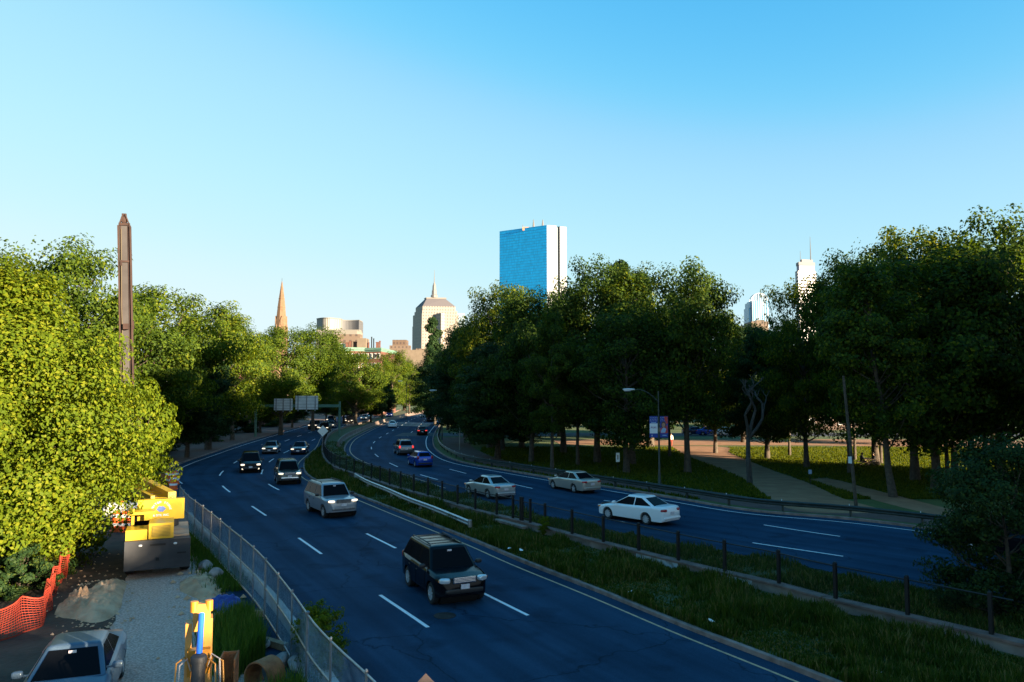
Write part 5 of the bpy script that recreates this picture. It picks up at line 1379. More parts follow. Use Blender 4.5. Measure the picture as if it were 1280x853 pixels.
make_car('sedan', 'beige sedan driving away in the lane next to the park', 'car', 'sedan', (4.6, 56.7), (-.5,.866), P_beige, lights=False, dims=dict(L=4.8))
make_car('sedan', 'clean white sedan driving away, nearest car beyond the median', 'car', 'sedan', (7.15, 43.35), (-.665,.747), P_white, lights=False, dims=dict(L=4.8, H=1.48), spokes=10)
make_car('sedan', 'black car entering at the right edge behind the low dark tree', 'car', 'sedan', (22.6, 34.4), (-.74,.67), P_black, lights=False)
# parked cars
for k, ((x, y), pm, lab) in enumerate([((xat(884,131),131), P_royal, 'blue car parked across the park, seen between the trunks'), ((xat(868,131.5),131.5), P_navy, 'dark blue car parked left of the bright blue one'), ((xat(906,130),130), P_white, 'white car parked right of the bright blue one')]):
    make_car('parked_car', lab, 'car', 'sedan', (x, y), (1, .02), pm, lights=False, group='cars parked across the park')
for k, (px, Y, pm, lab) in enumerate([(448,236,P_grey,'grey car parked before the low brick house, left one'), (455,238,P_sky,'pale blue car parked before the low brick house, right one')]):
    make_car('parked_car', lab, 'car', 'sedan', (xat(px,Y), Y), (.9,-.4), pm, lights=False, group='cars parked before the brick house')
# ================================================================== construction site
M_yel = mat('crane_yellow', (.50,.32,.008), .5, coat=.2, col2=(.44,.28,.010), scale=1.5)
M_char = mat('charcoal_steel', (.022,.024,.030), .6, .2, col2=(.035,.036,.042), scale=2)
M_deck = mat('dusty_deck', (.26,.20,.15), .85, col2=(.34,.28,.21), scale=2)
M_lbl = mat('blue_lettering', (.55,.58,.75), .6); M_logo = mat('logo_blue', (.08,.14,.40), .6)
# mobile crane, seen from behind; local +Y is forward
cr = thing('mobile_crane', 'yellow mobile crane with a black rear end standing on the gravel track', 'crane', (-13.85, 29.9, .012), R(24))
mb = MB(); mb.box((0,.10,.92), (2.34,.20,1.12)); mb.box((0,3.5,1.05), (2.2,6.6,.55)); mb.box((0,.35,1.44), (2.3,.6,.06)); mb.build('chassis', M_char, cr)
for c_, d_ in (((0,-.012,1.30), (.55,.03,.07)), ((.86,-.012,.93), (.32,.03,.05)), ((0,-.012,.74), (.12,.03,.12))): mb = MB(); mb.box(c_, d_); mb.build('recess_shade_block', M_under, cr)  # dark blocks on the rear face stand in for shaded recesses
for x in (-.62, .62): mb = MB(); mb.sup((x,-.01,1.30), (.07,.03,.045), .7, 6); mb.build('work_light', M_head, cr, smooth=60)
for x in (-1.0, 1.0):
    for y in (1.25, 5.6): 
        mb = MB(); mb.lathe([(.25,-.19),(.55,-.19),(.62,-.10),(.62,.10),(.55,.19),(.25,.19)], 20, 'Y')
        o = bpy.data.objects.new('wheel', None); COL.objects.link(o); o.parent = cr; o.location = (x, y, .62); o.rotation_euler = (0,0,PI/2); mb.build('tyre', M_tyre, o, smooth=40); mb = MB(); mb.lathe([(.30,-.20),(.30,.20),(.1,.21)], 14, 'Y'); mb.build('hub', M_yel, o, smooth=40)
mb = MB(); mb.box((.55,2.2,1.50), (1.15,3.2,.08)); mb.build('deck', M_deck, cr)
mb = MB(); mb.box((-.78,.85,1.66), (.76,1.1,.40)); mb.build('side_locker', M_yel, cr)
mb = MB(); mb.box((.10,.90,1.78), (.90,1.3,.60)); hood = mb.build('engine_hood', M_yel, cr)
mb = MB(); mb.box((.10,.24,1.78), (.66,.03,.40)); mb.build('radiator_grille', mat('bronze_grille', (.20,.14,.02), .6), hood)
mb = MB()
for i in range(7): mb.box((.10,.222,1.62 + .053*i), (.64,.012,.018))
mb.build('grille_slats', M_yel, hood)
for x, h in ((-.98, .95), (-.32, .75)):
    mb = MB(); mb.box((x, 1.7, 1.55 + h/2), (.10,.10,h)); mb.build('frame_post', M_yel, cr)
mb = MB(); mb.box((-.66,1.85,2.36), (.98,1.2,.10)); mb.build('cab_roof', M_yel, cr)
mb = MB(); mb.box((-.66,2.3,1.95), (.86,.06,.72)); mb.build('cab_glass', M_glass, cr)
mb = MB(); mb.lathe([(.75,1.5),(.75,1.85),(.68,1.9)], 20, c=(0,3.1,0)); mb.build('turntable', M_char, cr)
# counterweight plate with the painted name
mb = MB(); mb.box((.05,2.45,2.34), (1.78,.40,.84)); cw = mb.build('counterweight', M_yel, cr)
def arc_text(txt, rad, cx, cz, a0, a1, size):
    for i, ch in enumerate(txt):
        if ch == ' ': continue
        a = R(a0 + (a1 - a0)*i/(len(txt)-1)); Mx = Matrix.Translation((cx + rad*math.cos(a), 2.244, cz + rad*math.sin(a))) @ Matrix.Rotation(PI/2 - a, 4, 'Y') @ Matrix.Rotation(PI/2, 4, 'X')
        to_poly(ch, size, M_lbl, 'lettering', cw, Mx, .003)
arc_text('UNITED STONE', .345, .05, 2.30, 172, 8, .115)
to_poly('& SITE, INC.', .12, M_lbl, 'lettering', cw, Matrix.Translation((.05,2.244,2.10)) @ Matrix.Rotation(PI/2, 4, 'X'), .003)
mb = MB(); mb.prism([(.05 + x*.19, 2.247, 2.36 + z*.13) for x, z in ((-1,-.1),(-.7,.5),(-.5,1),(0,.8),(.4,.9),(.8,.3),(1,.05),(.6,-.5),(.3,-1),(0,-.8),(-.3,-1),(-.6,-.6))], (0,-.004,0)); mb.build('logo', M_logo, cw)
# folded boom pair running forward and to the left
mb = MB(); a, b = Vector((.45,3.0,2.75)), Vector((-1.6,11.0,3.0)); mb.bar(a, b, .32, .42); bm_ = mb.build('boom', M_yel, cr)
mb = MB(); mb.bar(a + Vector((-.75,0,-.05)), b + Vector((-.9,0,-.1)), .16, .26)
for i in range(9):
    p0 = a.lerp(b, i/9.0); mb.bar(p0 + Vector((-.1,0,-.05)), a.lerp(b, (i + .6)/9) + Vector((-.75,0,-.08)), .07, .07)
mb.build('jib', M_yel, cr)
mb = MB(); mb.tube([a + Vector((.05,1,-.5)), b.lerp(a,.5) + Vector((0,0,-.2))], .11, 8); mb.build('lift_cylinder', M_chrome, cr)
for y in (2.9, 3.3): mb = MB(); mb.box((.45,y,2.25), (.10,.30,1.0)); mb.build('boom_bracket', M_yel, cr)

# tall grey telescopic mast of a rig behind the big tree
rig = thing('drill_rig', 'tall grey steel boom with rusty head rising behind the big lime tree', 'rig', (A(166,492,46).x, 46, 0), R(24))
rx_, zt2 = rig.location.x, zat(285, 46); dx = A(157.5,285,46).x - rx_
M_boom = mat('weathered_grey_boom', (.034,.029,.030), .85, 0, col2=(.052,.046,.047), scale=.9, detail=8); M_edge = mat('rust_brown_edge', (.024,.011,.009), .9, 0, col2=(.045,.022,.017), scale=1.5)
top = Vector((dx,0,zt2)); base_ = Vector((0,0,1.2))
dirb = (top - base_).normalized(); Mr = Matrix.Rotation(math.atan2(dirb.x, dirb.z), 3, 'Y'); cen = (top + base_)/2; Lb = (top - base_).length
def rb(c, dd): mb.box(cen + Mr @ Vector(c), dd, M=Mr)
mb = MB(); rb((0,0,0), (.56,.50,Lb)); mb.build('boom', M_boom, rig)
mb = MB()
for x in (-.33, .33): rb((x,-.10,0), (.085,.62,Lb)); rb((x*.62,-.27,0), (.05,.04,Lb))
mb.build('edge_rail', M_edge, rig)
mb = MB(); rb((0,-.3,Lb*.5 - 2.2), (.74,.06,.10)); rb((-.2,-.32,Lb*.5 - 2.3), (.10,.10,.35)); mb.build('clamp_band', M_edge, rig)
mb = MB(); rb((.0,-.42,Lb*.5 - 6.2), (.30,.28,.34)); rb((.34,-.2,Lb*.5 - 6.1), (.20,.2,.5)); mb.build('winch_box', M_edge, rig)
mb = MB()
for s_ in (-1, 1): mb.prism([cen + Mr @ Vector(p) for p in ((s_*.34,-.25,Lb/2),(s_*.34,.25,Lb/2),(s_*.10,.2,Lb/2 + .75),(s_*.10,-.2,Lb/2 + .75))], Mr @ Vector((-s_*.07,0,0)))
rb((0,0,Lb/2 + .12), (.62,.42,.16)); rb((0,0,Lb/2 + .72), (.26,.3,.14)); mb.build('mast_head', M_edge, rig)
mb = MB(); c_ = cen + Mr @ Vector((0,0,Lb/2 + .42)); mb.lathe([(.05,-.16),(.20,-.13),(.16,-.05),(.16,.05),(.20,.13),(.05,.16)], 14, 'Y', c=c_); mb.build('sheave', M_edge, rig)
mb = MB(); mb.tube([cen + Mr @ Vector((-.16,-.31,Lb*.5 - .2)), cen + Mr @ Vector((-.22,-.36,Lb*.2)), cen + Mr @ Vector((-.14,-.33,-Lb*.2))], .022, 5); mb.build('hose', mat('tan_hose', (.10,.08,.05), .8), rig)
mb = MB(); mb.box((0,.6,1.0), (2.6,4.2,.9)); mb.box((-1.2,.6,.45), (.6,4.8,.9)); mb.box((1.2,.6,.45), (.6,4.8,.9)); mb.box((0,1.4,1.9), (2.2,2.4,1.0)); mb.build('carrier', M_char, rig)

# excavator whose arm reaches into the picture at the bottom
EX, EY = A(249,800,15.6).x, 15.6
ex = thing('excavator', 'yellow excavator arm with a blue rod, seen end on at the bottom left', 'excavator', (EX + 2.6*math.sin(R(22.3)), EY - 2.6*math.cos(R(22.3)), 0), R(22.3))
ztip = zat(756, EY)
M_ey = mat('excavator_orange_yellow', (.52,.22,.015), .5, coat=.2, col2=(.42,.17,.015), scale=3); M_blue = mat('blue_wrapped_rod', (.02,.12,.62), .35); M_hose = mat('pale_hose', (.42,.38,.36), .6)
mb = MB()
for x in (-.85, .85):
    mb.sup((x,-.3,.32), (.26,1.5,.32), .35, 8)
mb.build('track', M_tyre, ex, smooth=40)
mb = MB(); mb.box((0,-.5,.78), (1.5,1.7,.36)); mb.build('house', M_ey, ex)
mb = MB(); mb.box((0,1.05,.75), (.5,1.3,.3)); mb.build('swing_mount', M_char, ex)
yb, yt = 1.9, 2.6
def strut(x0, x1, w, d0, z0, z1, y0=yb, y1=yt): mb.prism([((x0 + x1)/2 - w/2, y0 - d0, z0), ((x0 + x1)/2 + w/2, y0 - d0, z0), ((x0 + x1)/2 + w/2, y1 - d0*.4, z1), ((x0 + x1)/2 - w/2, y1 - d0*.4, z1)], (0, .26, .02))
mb = MB(); strut(-.20,-.20,.12,.12,.6,ztip - .35); strut(.16,.16,.17,.12,.6,ztip - .28); mb.box((0,2.30,1.35), (.42,.22,1.6)); mb.build('boom', M_ey, ex)
mb = MB(); mb.prism([(-.13,yt - .10,ztip - .5),(.20,yt - .10,ztip - .5),(.20,yt + .02,ztip),(-.13,yt + .02,ztip)], (0,.22,0)); 
for x in (-.11, .17): mb.lathe([(.075,-.05),(.075,.16)], 12, 'Z', c=(x, yt + .06, ztip - .10))
mb.build('dipper_end', M_ey, ex)
zr0, zr1 = zat(813, EY - .35), zat(765, EY)
mb = MB(); mb.tube([(.0,yb - .02,zr0 - .1), (.03,yt - .16,zr1)], .058, 12); mb.build('rod', M_blue, ex, smooth=50)
mb = MB(); mb.tube([(-.02,yb - .42,.55), (-.0,yb - .06,zr0)], .125, 14); mb.lathe([(.15,zr0 - .12),(.15,zr0),(.12,zr0 + .03)], 14, c=(0, yb - .06, 0)); mb.build('cylinder', M_char, ex, smooth=50)
for x0, k in ((-.40,0),(-.34,1),(.30,2),(.38,3),(.44,4)):
    mb = MB(); zt3 = zat(822 + 3*(k % 3), EY - .4); mb.tube([(x0*.8, 1.6, .5), (x0*1.05, 1.75, zt3 - .45), (x0, 1.95, zt3), (x0*.62, 2.1, zt3 + .06), (x0*.42, 2.2, zt3 - .2)], .015, 7); mb.build('hose', M_hose if k % 2 else M_ey, ex, smooth=50)

# steel scrap beside the excavator
q = A(331, 838, 18.4)
o = thing('pipe_section', 'short rusty steel pipe section lying beside the excavator arm', 'pipe', (q.x, 18.4, 0), R(-25))
zc_ = .52; mb = MB(); n = 28
prof = []
for i in range(n + 1):
    a = R(-30 + 250*i/n); prof.append((math.cos(a), math.sin(a)))
vs, fs = [], []
for y in (-.28, .28):
    for r_ in (.385, .35):
        vs += [(r_*c, y, zc_ + r_*s_) for c, s_ in prof]
k = n + 1
for i in range(n): fs += [(i, i+1, 2*k+i+1, 2*k+i), (k+i+1, k+i, 3*k+i, 3*k+i+1), (i+1, i, k+i, k+i+1), (2*k+i, 2*k+i+1, 3*k+i+1, 3*k+i)]
fs += [(0,2*k,3*k,k), (k-1,2*k-1,4*k-1,3*k-1)]
mb.add(vs, fs); mb.build('shell', M_rust, o, smooth=40); mb = MB(); mb.box((0,0,.13), (.8,.5,.26)); mb.build('support_block', M_wood, o)
q = A(286, 832, 17.3); o = thing('steel_bucket', 'rusty open steel bucket between the excavator arm and the pipe section', 'bucket', (q.x, 17.3, 0), R(10))
mb = MB(); zt4 = zat(818, 17.3)
for x in (-.16, .16): mb.prism([(x - .015,-.2,.3),(x - .015,.2,.3),(x - .015,.26,zt4),(x - .015,-.24,zt4 - .05)], (.03,0,0))
mb.box((0,.2,(zt4 + .3)/2), (.34,.03,zt4 - .3)); mb.box((0,0,.32), (.34,.4,.04)); mb.box((0,0,.15), (.5,.6,.3)); mb.build('shell', M_rust, o)
q = A(298, 848, 16.4); o = thing('white_block', 'dirty white block below the rusty bucket at the bottom edge', 'block', (q.x, 16.4, 0)); mb = MB(); mb.box((0,0,.45), (.42,.5,.9)); mb.box((0,-.02,.93), (.46,.54,.05)); mb.build('slab', M_wallpaint, o)
q = A(331, 850, 17.6); o = thing('timber_plank', 'thick brown plank in front of the rusty pipe section', 'timber', (q.x, 17.6, 0), R(-6)); mb = MB(); mb.box((0,0,.42), (.72,.16,.16)); mb.box((-.22,0,.17), (.12,.12,.34)); mb.box((.22,0,.17), (.12,.12,.34)); mb.build('beam', M_wood, o)
for (px, py, ln, rz, lab) in ((336,808,1.5,-35,'brown timber lying in the weeds by the stones'), (312,772,.9,5,'short timber stub at the edge of the tall weeds')):
    q = G(px, py); o = MB(); o.box((0,0,.10), (ln,.20,.18)); tag(o.build('timber', M_wood, loc=(q.x, q.y, .02)), lab, 'timber').rotation_euler = (0,0,R(rz))

# granite blocks along the track edge
M_stone = mat('rubble_stone', (.17,.155,.15), .85, col2=(.30,.27,.26), scale=3, detail=8, bump=.5, bscale=12)
SL = ['granite block beside the crane, upper one of the pair', 'granite block below the upper one near the crane', 'round stone between the timber stub and the weeds', 'second stone below the timber stub', 'reddish stone third in the row below the timber stub', 'lowest stone of the row below the timber stub', 'dark stone near the rusty pipe section', 'stone beside the rusty pipe, under the fence']
rr = random.Random(3)
for i, (px, py, a, b) in enumerate([(258,712,.95,.42),(271,723,.5,.45),(309,786,.5,.34),(316,793,.42,.36),(319,803,.4,.4),(326,812,.62,.36),(352,834,.5,.4),(373,838,.55,.4)]):
    q = G(px, py); bm = bmesh.new(); bmesh.ops.create_icosphere(bm, subdivisions=3, radius=1)
    off = [Vector((rr.uniform(-1,1), rr.uniform(-1,1), rr.uniform(-1,1))).normalized() for _ in range(11)]; dd = [rr.uniform(.62,.9) for _ in range(11)]
    for v in bm.verts:
        for n_, e_ in zip(off, dd):
            t_ = v.co.dot(n_)
            if t_ > e_: v.co -= n_*(t_ - e_)*.92
        v.co = Vector((v.co.x*a/1.6, v.co.y*b/1.4, v.co.z*b/1.7))
    me = bpy.data.meshes.new('stone'); bm.to_mesh(me); bm.free(); me.materials.append(M_stone); o = bpy.data.objects.new('stone', me); COL.objects.link(o)
    o.location = (q.x, q.y, b*.4); o.rotation_euler = (0,0,R(-55 + rr.uniform(-20,20))); tag(o, SL[i], 'stone', 'stones along the gravel track')
# tarp
q = G(277, 759); bm = bmesh.new(); bmesh.ops.create_grid(bm, x_segments=26, y_segments=22, size=1)
for v in bm.verts:
    x, y = v.co.x, v.co.y; r_ = math.hypot(x, y); h = max(0, 1 - r_*.9)
    v.co = Vector((x*.55*(1 + .15*math.sin(5*y)), y*.75*(1 + .15*math.sin(4*x)), .03 + .34*h**.6 + .07*math.sin(9*x + 3*y)*math.sin(7*y - 4*x)*(1 if r_ < 1 else .3) + .03*math.sin(17*x - 11*y)))
me = bpy.data.meshes.new('tarp'); bm.to_mesh(me); bm.free(); me.materials.append(mat('blue_tarp', (.012,.045,.26), .45)); me.polygons.foreach_set('use_smooth', [False]*len(me.polygons)); o = bpy.data.objects.new('tarp', me); COL.objects.link(o); o.location = (q.x, q.y, 0); tag(o, 'crumpled blue tarp at the edge of the gravel beside the weeds', 'tarp')

# sandy berms beside the track
def mound(name, poly_c, rx, ry, h, rz, seed, label):
    bm = bmesh.new(); bmesh.ops.create_grid(bm, x_segments=56, y_segments=56, size=1); rr = random.Random(seed)
    wv = [(rr.uniform(2,34), rr.uniform(0,6.28), rr.uniform(0,6.28)) for _ in range(22)]
    for v in bm.verts:
        x, y = v.co.x, v.co.y; r_ = math.hypot(x, y)*(1 + .18*math.sin(3*math.atan2(y, x) + seed)); e = max(0, 1 - r_*r_)
        nz = sum(math.sin((x*math.cos(a) + y*math.sin(a))*f + p + 2*math.sin(y*f*.6 + a))/(f**.6) for f, a, p in wv)*.36
        v.co = Vector((x*rx, y*ry, -.05 + h*e**.8*(1 + .75*abs(nz)) + .10*e*nz))
    me = bpy.data.meshes.new(name); bm.to_mesh(me); bm.free(); me.materials.append(M_sand); me.polygons.foreach_set('use_smooth', [True]*len(me.polygons)); o = bpy.data.objects.new(name, me); COL.objects.link(o)
    o.location = (poly_c[0], poly_c[1], 0); o.rotation_euler = (0,0,R(rz)); return tag(o, label, 'dirt pile')
c = G(120, 752); mound('dirt_mound', c, 1.0, 2.8, .36, 20, 1, 'lumpy sandy dirt mound on the left edge of the gravel track')
c = G(100, 757); mound('dirt_mound', c, .6, .9, .40, 10, 4, 'small rounded sandy lump left of the long mound')
c = G(252, 733); mound('dirt_mound', c, .75, 2.4, .22, 24, 2, 'low sandy dirt mound right of the track between crane and tarp')
# orange mesh fence
OF = Curve([V3(G(x, y)) for x, y in [(94,698), (84,716), (72,734), (62,756), (52,782), (28,792), (0,804), (-40,818)]])
of = thing('mesh_fence', 'sagging orange plastic mesh fence below the big lime tree', 'fence')
mb = MB(); n = int(OF.L/.10); rr = random.Random(8)
def oz(d, t): return t*(1.02 - .16*math.sin(d*1.35)**2 + .05*math.sin(d*5.1))
def oo(d, t): return .07*math.sin(d*2.7 + t*3) + .05*math.sin(d*6.3)
for i in range(n):
    d = i*.10; pts = [V3(OF.at(d + .05*t) + OF.nor(d)*oo(d, t), .03 + oz(d, t)) for t in [k/5 for k in range(6)]]
    for a, b in zip(pts, pts[1:]): mb.bar(a, b, .012, .004)
for r_ in range(14):
    t = r_/13; pts = [V3(OF.at(d) + OF.nor(d)*oo(d, t), .03 + oz(d, t)) for d in [OF.L*k/70 for k in range(71)]]
    for a, b in zip(pts, pts[1:]): mb.bar(a, b, .004, .018 if r_ not in (0, 13) else .045)
M_ofence = mat('orange_plastic_mesh', (.28,.028,.012), .7); mb.build('mesh', M_ofence, of)
for d in (.2, 2.6, 5.2, 7.6):
    p = OF.at(min(d, OF.L)); mb = MB(); mb.tube([(p.x, p.y, -.05), (p.x + .03, p.y, 1.12)], .022, 6); mb.build('stake', M_ofence, of)
# orange barrels
def barrel(x, y, label, s=1.0):
    o = thing('traffic_barrel', label, 'traffic barrel', (x, y, ZR), 0, 'orange traffic barrels')
    mb = MB(); mb.lathe([(.34,0),(.34,.06),(.29,.07),(.285,.26),(.275,.27),(.27,.48),(.258,.49),(.252,.70),(.24,.71),(.232,.92),(.19,.95),(.10,.96)], 20); b = mb.build('drum', M_orange, o, smooth=35)
    for z, r_ in ((.30,.281), (.74,.247)):
        mb = MB(); mb.lathe([(r_ + .003,z),(r_ - .004,z + .15)], 20, cap=False); mb.build('reflective_band', M_refl, o, smooth=40)
    mb = MB(); mb.box((0,0,1.0), (.22,.04,.08)); mb.build('handle', M_orange, o)
q = G(216.5, 612); q2 = G(219, 605.5); q3 = G(207.5, 605.5); q4 = G(214, 606.5)
barrel(q.x, q.y, 'front orange barrel with white bands at the end of the construction fence'); barrel(q2.x, q2.y, 'rear right orange barrel of the cluster by the fence end'); barrel(q3.x, q3.y, 'left orange barrel of the cluster, half behind the brown board'); barrel(q4.x, q4.y, 'orange barrel in the middle of the cluster by the fence end')
for px, py, lab in ((152,652,'orange and white barrel behind the crane cab, left of the pair'), (161,650,'orange and white barrel behind the crane cab, right of the pair'), (167,652,'orange and white barrel close against the crane counterweight')):
    q = A(px, 492, 40); barrel(q.x, 40, lab)
o = thing('white_tank', 'pale weathered water tank glimpsed behind the crane cab', 'tank', (A(158,492,42).x, 42, 0), R(15)); mb = MB(); mb.sup((0,0,.75), (.95,.5,.5), .45, 9); mb.build('tank_shell', M_white, o, smooth=50); mb = MB(); mb.box((0,0,.13), (1.7,.7,.26)); mb.build('skid', M_rust, o); mb = MB(); mb.lathe([(.14,1.22),(.14,1.32),(.02,1.34)], 12); mb.build('cap', M_orange, o)
q = G(197, 608); o = thing('sign_board', 'rusty brown board on a stand left of the orange barrels', 'sign', (q.x, q.y, 0), R(4)); mb = MB(); mb.box((0,0,.62), (1.15,.03,.72)); mb.build('board', M_rust, o)
for x in (-.4, .4): mb = MB(); mb.bar((x,-.02,0), (x,.03,.98), .05, .05); mb.bar((x,.5,0), (x,.04,.85), .04, .04); mb.build('leg', M_black, o)
# people in the park
def person(pts, edges, radii, loc, label, cloth, rz=0):
    me = bpy.data.meshes.new('person'); me.from_pydata(pts, edges, [])
    o = bpy.data.objects.new('person', me); COL.objects.link(o)
    md = o.modifiers.new('skin', 'SKIN'); md.use_smooth_shade = True
    for v, r_ in zip(me.skin_vertices[0].data, radii): v.radius = (r_[0], r_[1]) if hasattr(r_, '__len__') else (r_, r_)
    me.skin_vertices[0].data[0].use_root = True
    sb = o.modifiers.new('sub', 'SUBSURF'); sb.levels = 2; sb.render_levels = 2
    dg = bpy.context.evaluated_depsgraph_get(); m2 = bpy.data.meshes.new_from_object(o.evaluated_get(dg)); bpy.data.objects.remove(o)
    m2.name = 'person'; o = bpy.data.objects.new('person', m2); COL.objects.link(o); m2.materials.clear()
    for m in cloth: m2.materials.append(m)
    for p in m2.polygons:
        z = p.center.z; x = abs(p.center.x); p.material_index = cloth_idx(z, x, loc[3] if len(loc) > 3 else 0); p.use_smooth = True
    o.location = loc[:3]; o.rotation_euler = (0,0,rz); return tag(o, label, 'person')
def cloth_idx(z, x, seat):
    z2 = z + (.42 if seat else 0)
    return 2 if z2 > 1.47 else (0 if z2 > .93 and x < .33 else (2 if z2 > .93 else 1))
ST = [(0,0,.95),(0,0,1.18),(0,.01,1.40),(0,0,1.50),(0,-.02,1.60),(0,-.02,1.73),(-.19,0,1.42),(-.27,.02,1.14),(-.28,-.08,.90),(-.29,-.11,.82),(.19,0,1.42),(.26,-.03,1.14),(.25,-.14,.92),(.25,-.18,.84),(-.10,0,.90),(-.11,-.06,.50),(-.12,.06,.09),(-.12,-.08,.05),(.10,0,.90),(.12,.08,.50),(.12,.22,.10),(.12,.10,.05)]
SE = [(0,1),(1,2),(2,3),(3,4),(4,5),(2,6),(6,7),(7,8),(8,9),(2,10),(10,11),(11,12),(12,13),(0,14),(14,15),(15,16),(16,17),(0,18),(18,19),(19,20),(20,21)]
SR = [(.16,.12),(.15,.11),(.18,.11),.065,.095,.075,.07,.05,.04,.035,.07,.05,.04,.035,.10,.065,.05,.04,.10,.065,.05,.04]
M_shirt = mat('white_shirt', (.72,.68,.64), .8); M_short = mat('red_shorts', (.35,.05,.03), .8); M_dark = mat('dark_clothes', (.03,.03,.035), .85); M_hair = mat('dark_hair', (.02,.014,.01), .7)
q = G(839, 558.5); pr = person(ST, SE, SR, (q.x, q.y, .02), 'person in a white shirt and red shorts walking on the tan path', [M_shirt, M_short, M_skin])
mb = MB(); mb.sup((0,.02,1.72), (.10,.115,.10), .9, 8); mb.build('hair', M_hair, pr, smooth=60)
SI = [(0,0,.52),(0,-.02,.76),(0,.02,.98),(0,.06,1.07),(0,.08,1.17),(0,.10,1.29),(-.19,.02,1.0),(-.26,.12,.76),(-.14,.34,.74),(-.10,.42,.75),(.19,.02,1.0),(.26,.12,.76),(.14,.34,.74),(.10,.42,.75),(-.10,.02,.50),(-.13,.44,.50),(-.13,.46,.09),(-.13,.58,.05),(.10,.02,.50),(.13,.44,.50),(.13,.46,.09),(.13,.58,.05)]
for px, py, rz, lab in ((1077, 583, -90, 'seated person in dark clothes at the park picnic table, left one'), (1093, 583, 90, 'seated person at the park picnic table, right one')):
    q = G(px, py); pr = person(SI, SE, SR, (q.x, q.y, 0, 1), lab, [M_dark if rz < 0 else M_grey_cl, M_dark, M_skin] if False else [M_dark, M_dark, M_skin], R(rz)); mb = MB(); mb.sup((0,.09,1.27), (.10,.115,.10), .9, 8); mb.build('hair', M_hair, pr, smooth=60)
q = G(1085, 583); o = thing('picnic_table', 'wooden picnic table in the park between two seated people', 'table', (q.x, q.y, 0), R(90))
mb = MB()
for i in range(4): mb.box((0,-.33 + .22*i,.74), (1.7,.20,.045))
mb.build('tabletop', M_wood, o)
for y in (-.68, .68): mb = MB(); mb.box((0,y*1.0,.44), (1.7,.26,.045)); mb.build('bench_seat', M_wood, o)
for x in (-.6, .6):
    mb = MB(); mb.bar((x,-.6,0), (x,.3,.72), .06, .09); mb.build('leg', M_wood, o); mb = MB(); mb.bar((x + .07,.6,0), (x + .07,-.3,.72), .06, .09); mb.build('leg', M_wood, o)
    mb = MB(); mb.box((x + .03,0,.40), (.05,1.5,.08)); mb.build('bench_bearer', M_wood, o)
# litter on the median
rr = random.Random(12)
LT = ['scrap of white litter in the median grass near the curved guardrail end', 'torn white wrapper beside the first scrap in the median grass', 'crushed pale cup low in the median grass, bottom right', 'tiny white paper scrap by the granite kerb', 'pale bottle lying in the grass in front of the low wall', 'white scrap at the foot of the diamond sign']
for i, (px, py) in enumerate([(637,689),(652,691),(1099,847),(787,744),(890,781),(396,577)]):
    q = G(px, py, .2); mb = MB(); s_ = .11
    vs = [(rr.uniform(-s_,s_), rr.uniform(-s_,s_), rr.uniform(0,.10)) for _ in range(7)]; bm = bmesh.new()
    for v in vs: bm.verts.new(v)
    bmesh.ops.convex_hull(bm, input=bm.verts[:]); me = bpy.data.meshes.new('litter'); bm.to_mesh(me); bm.free(); me.materials.append(M_white); o = bpy.data.objects.new('litter_scrap', me); COL.objects.link(o); o.location = (q.x, q.y, .28); tag(o, LT[i], 'litter')

# loose clods and pebbles around the berms
rr = random.Random(21); mb = MB()
for i in range(520):
    if i % 3: q = G(120 + rr.gauss(0, 26), 752 + rr.gauss(0, 30))
    else: q = G(255 + rr.gauss(0, 16), 735 + rr.gauss(0, 22))
    s_ = rr.uniform(.02, .085) if i % 9 else rr.uniform(.09, .17)
    vs = [Vector((rr.uniform(.6,1)*s_*math.cos(a), rr.uniform(.6,1)*s_*math.sin(a), rr.uniform(0,.3)*s_)) for a in (0,1.26,2.5,3.8,5.0)]
    z0 = rr.uniform(.0, .03); b = [V3(q + Vector((v.x, v.y, 0)), z0 + v.z) for v in vs] + [V3(q, z0 + s_*rr.uniform(.6,.95))]
    mb.add(b, [(k, (k+1) % 5, 5) for k in range(5)] + [(4,3,2,1,0)])
tag(mb.build('dirt_clods', M_sand), 'loose dirt clods and pebbles scattered beside the gravel track', 'dirt clods', kind='stuff')
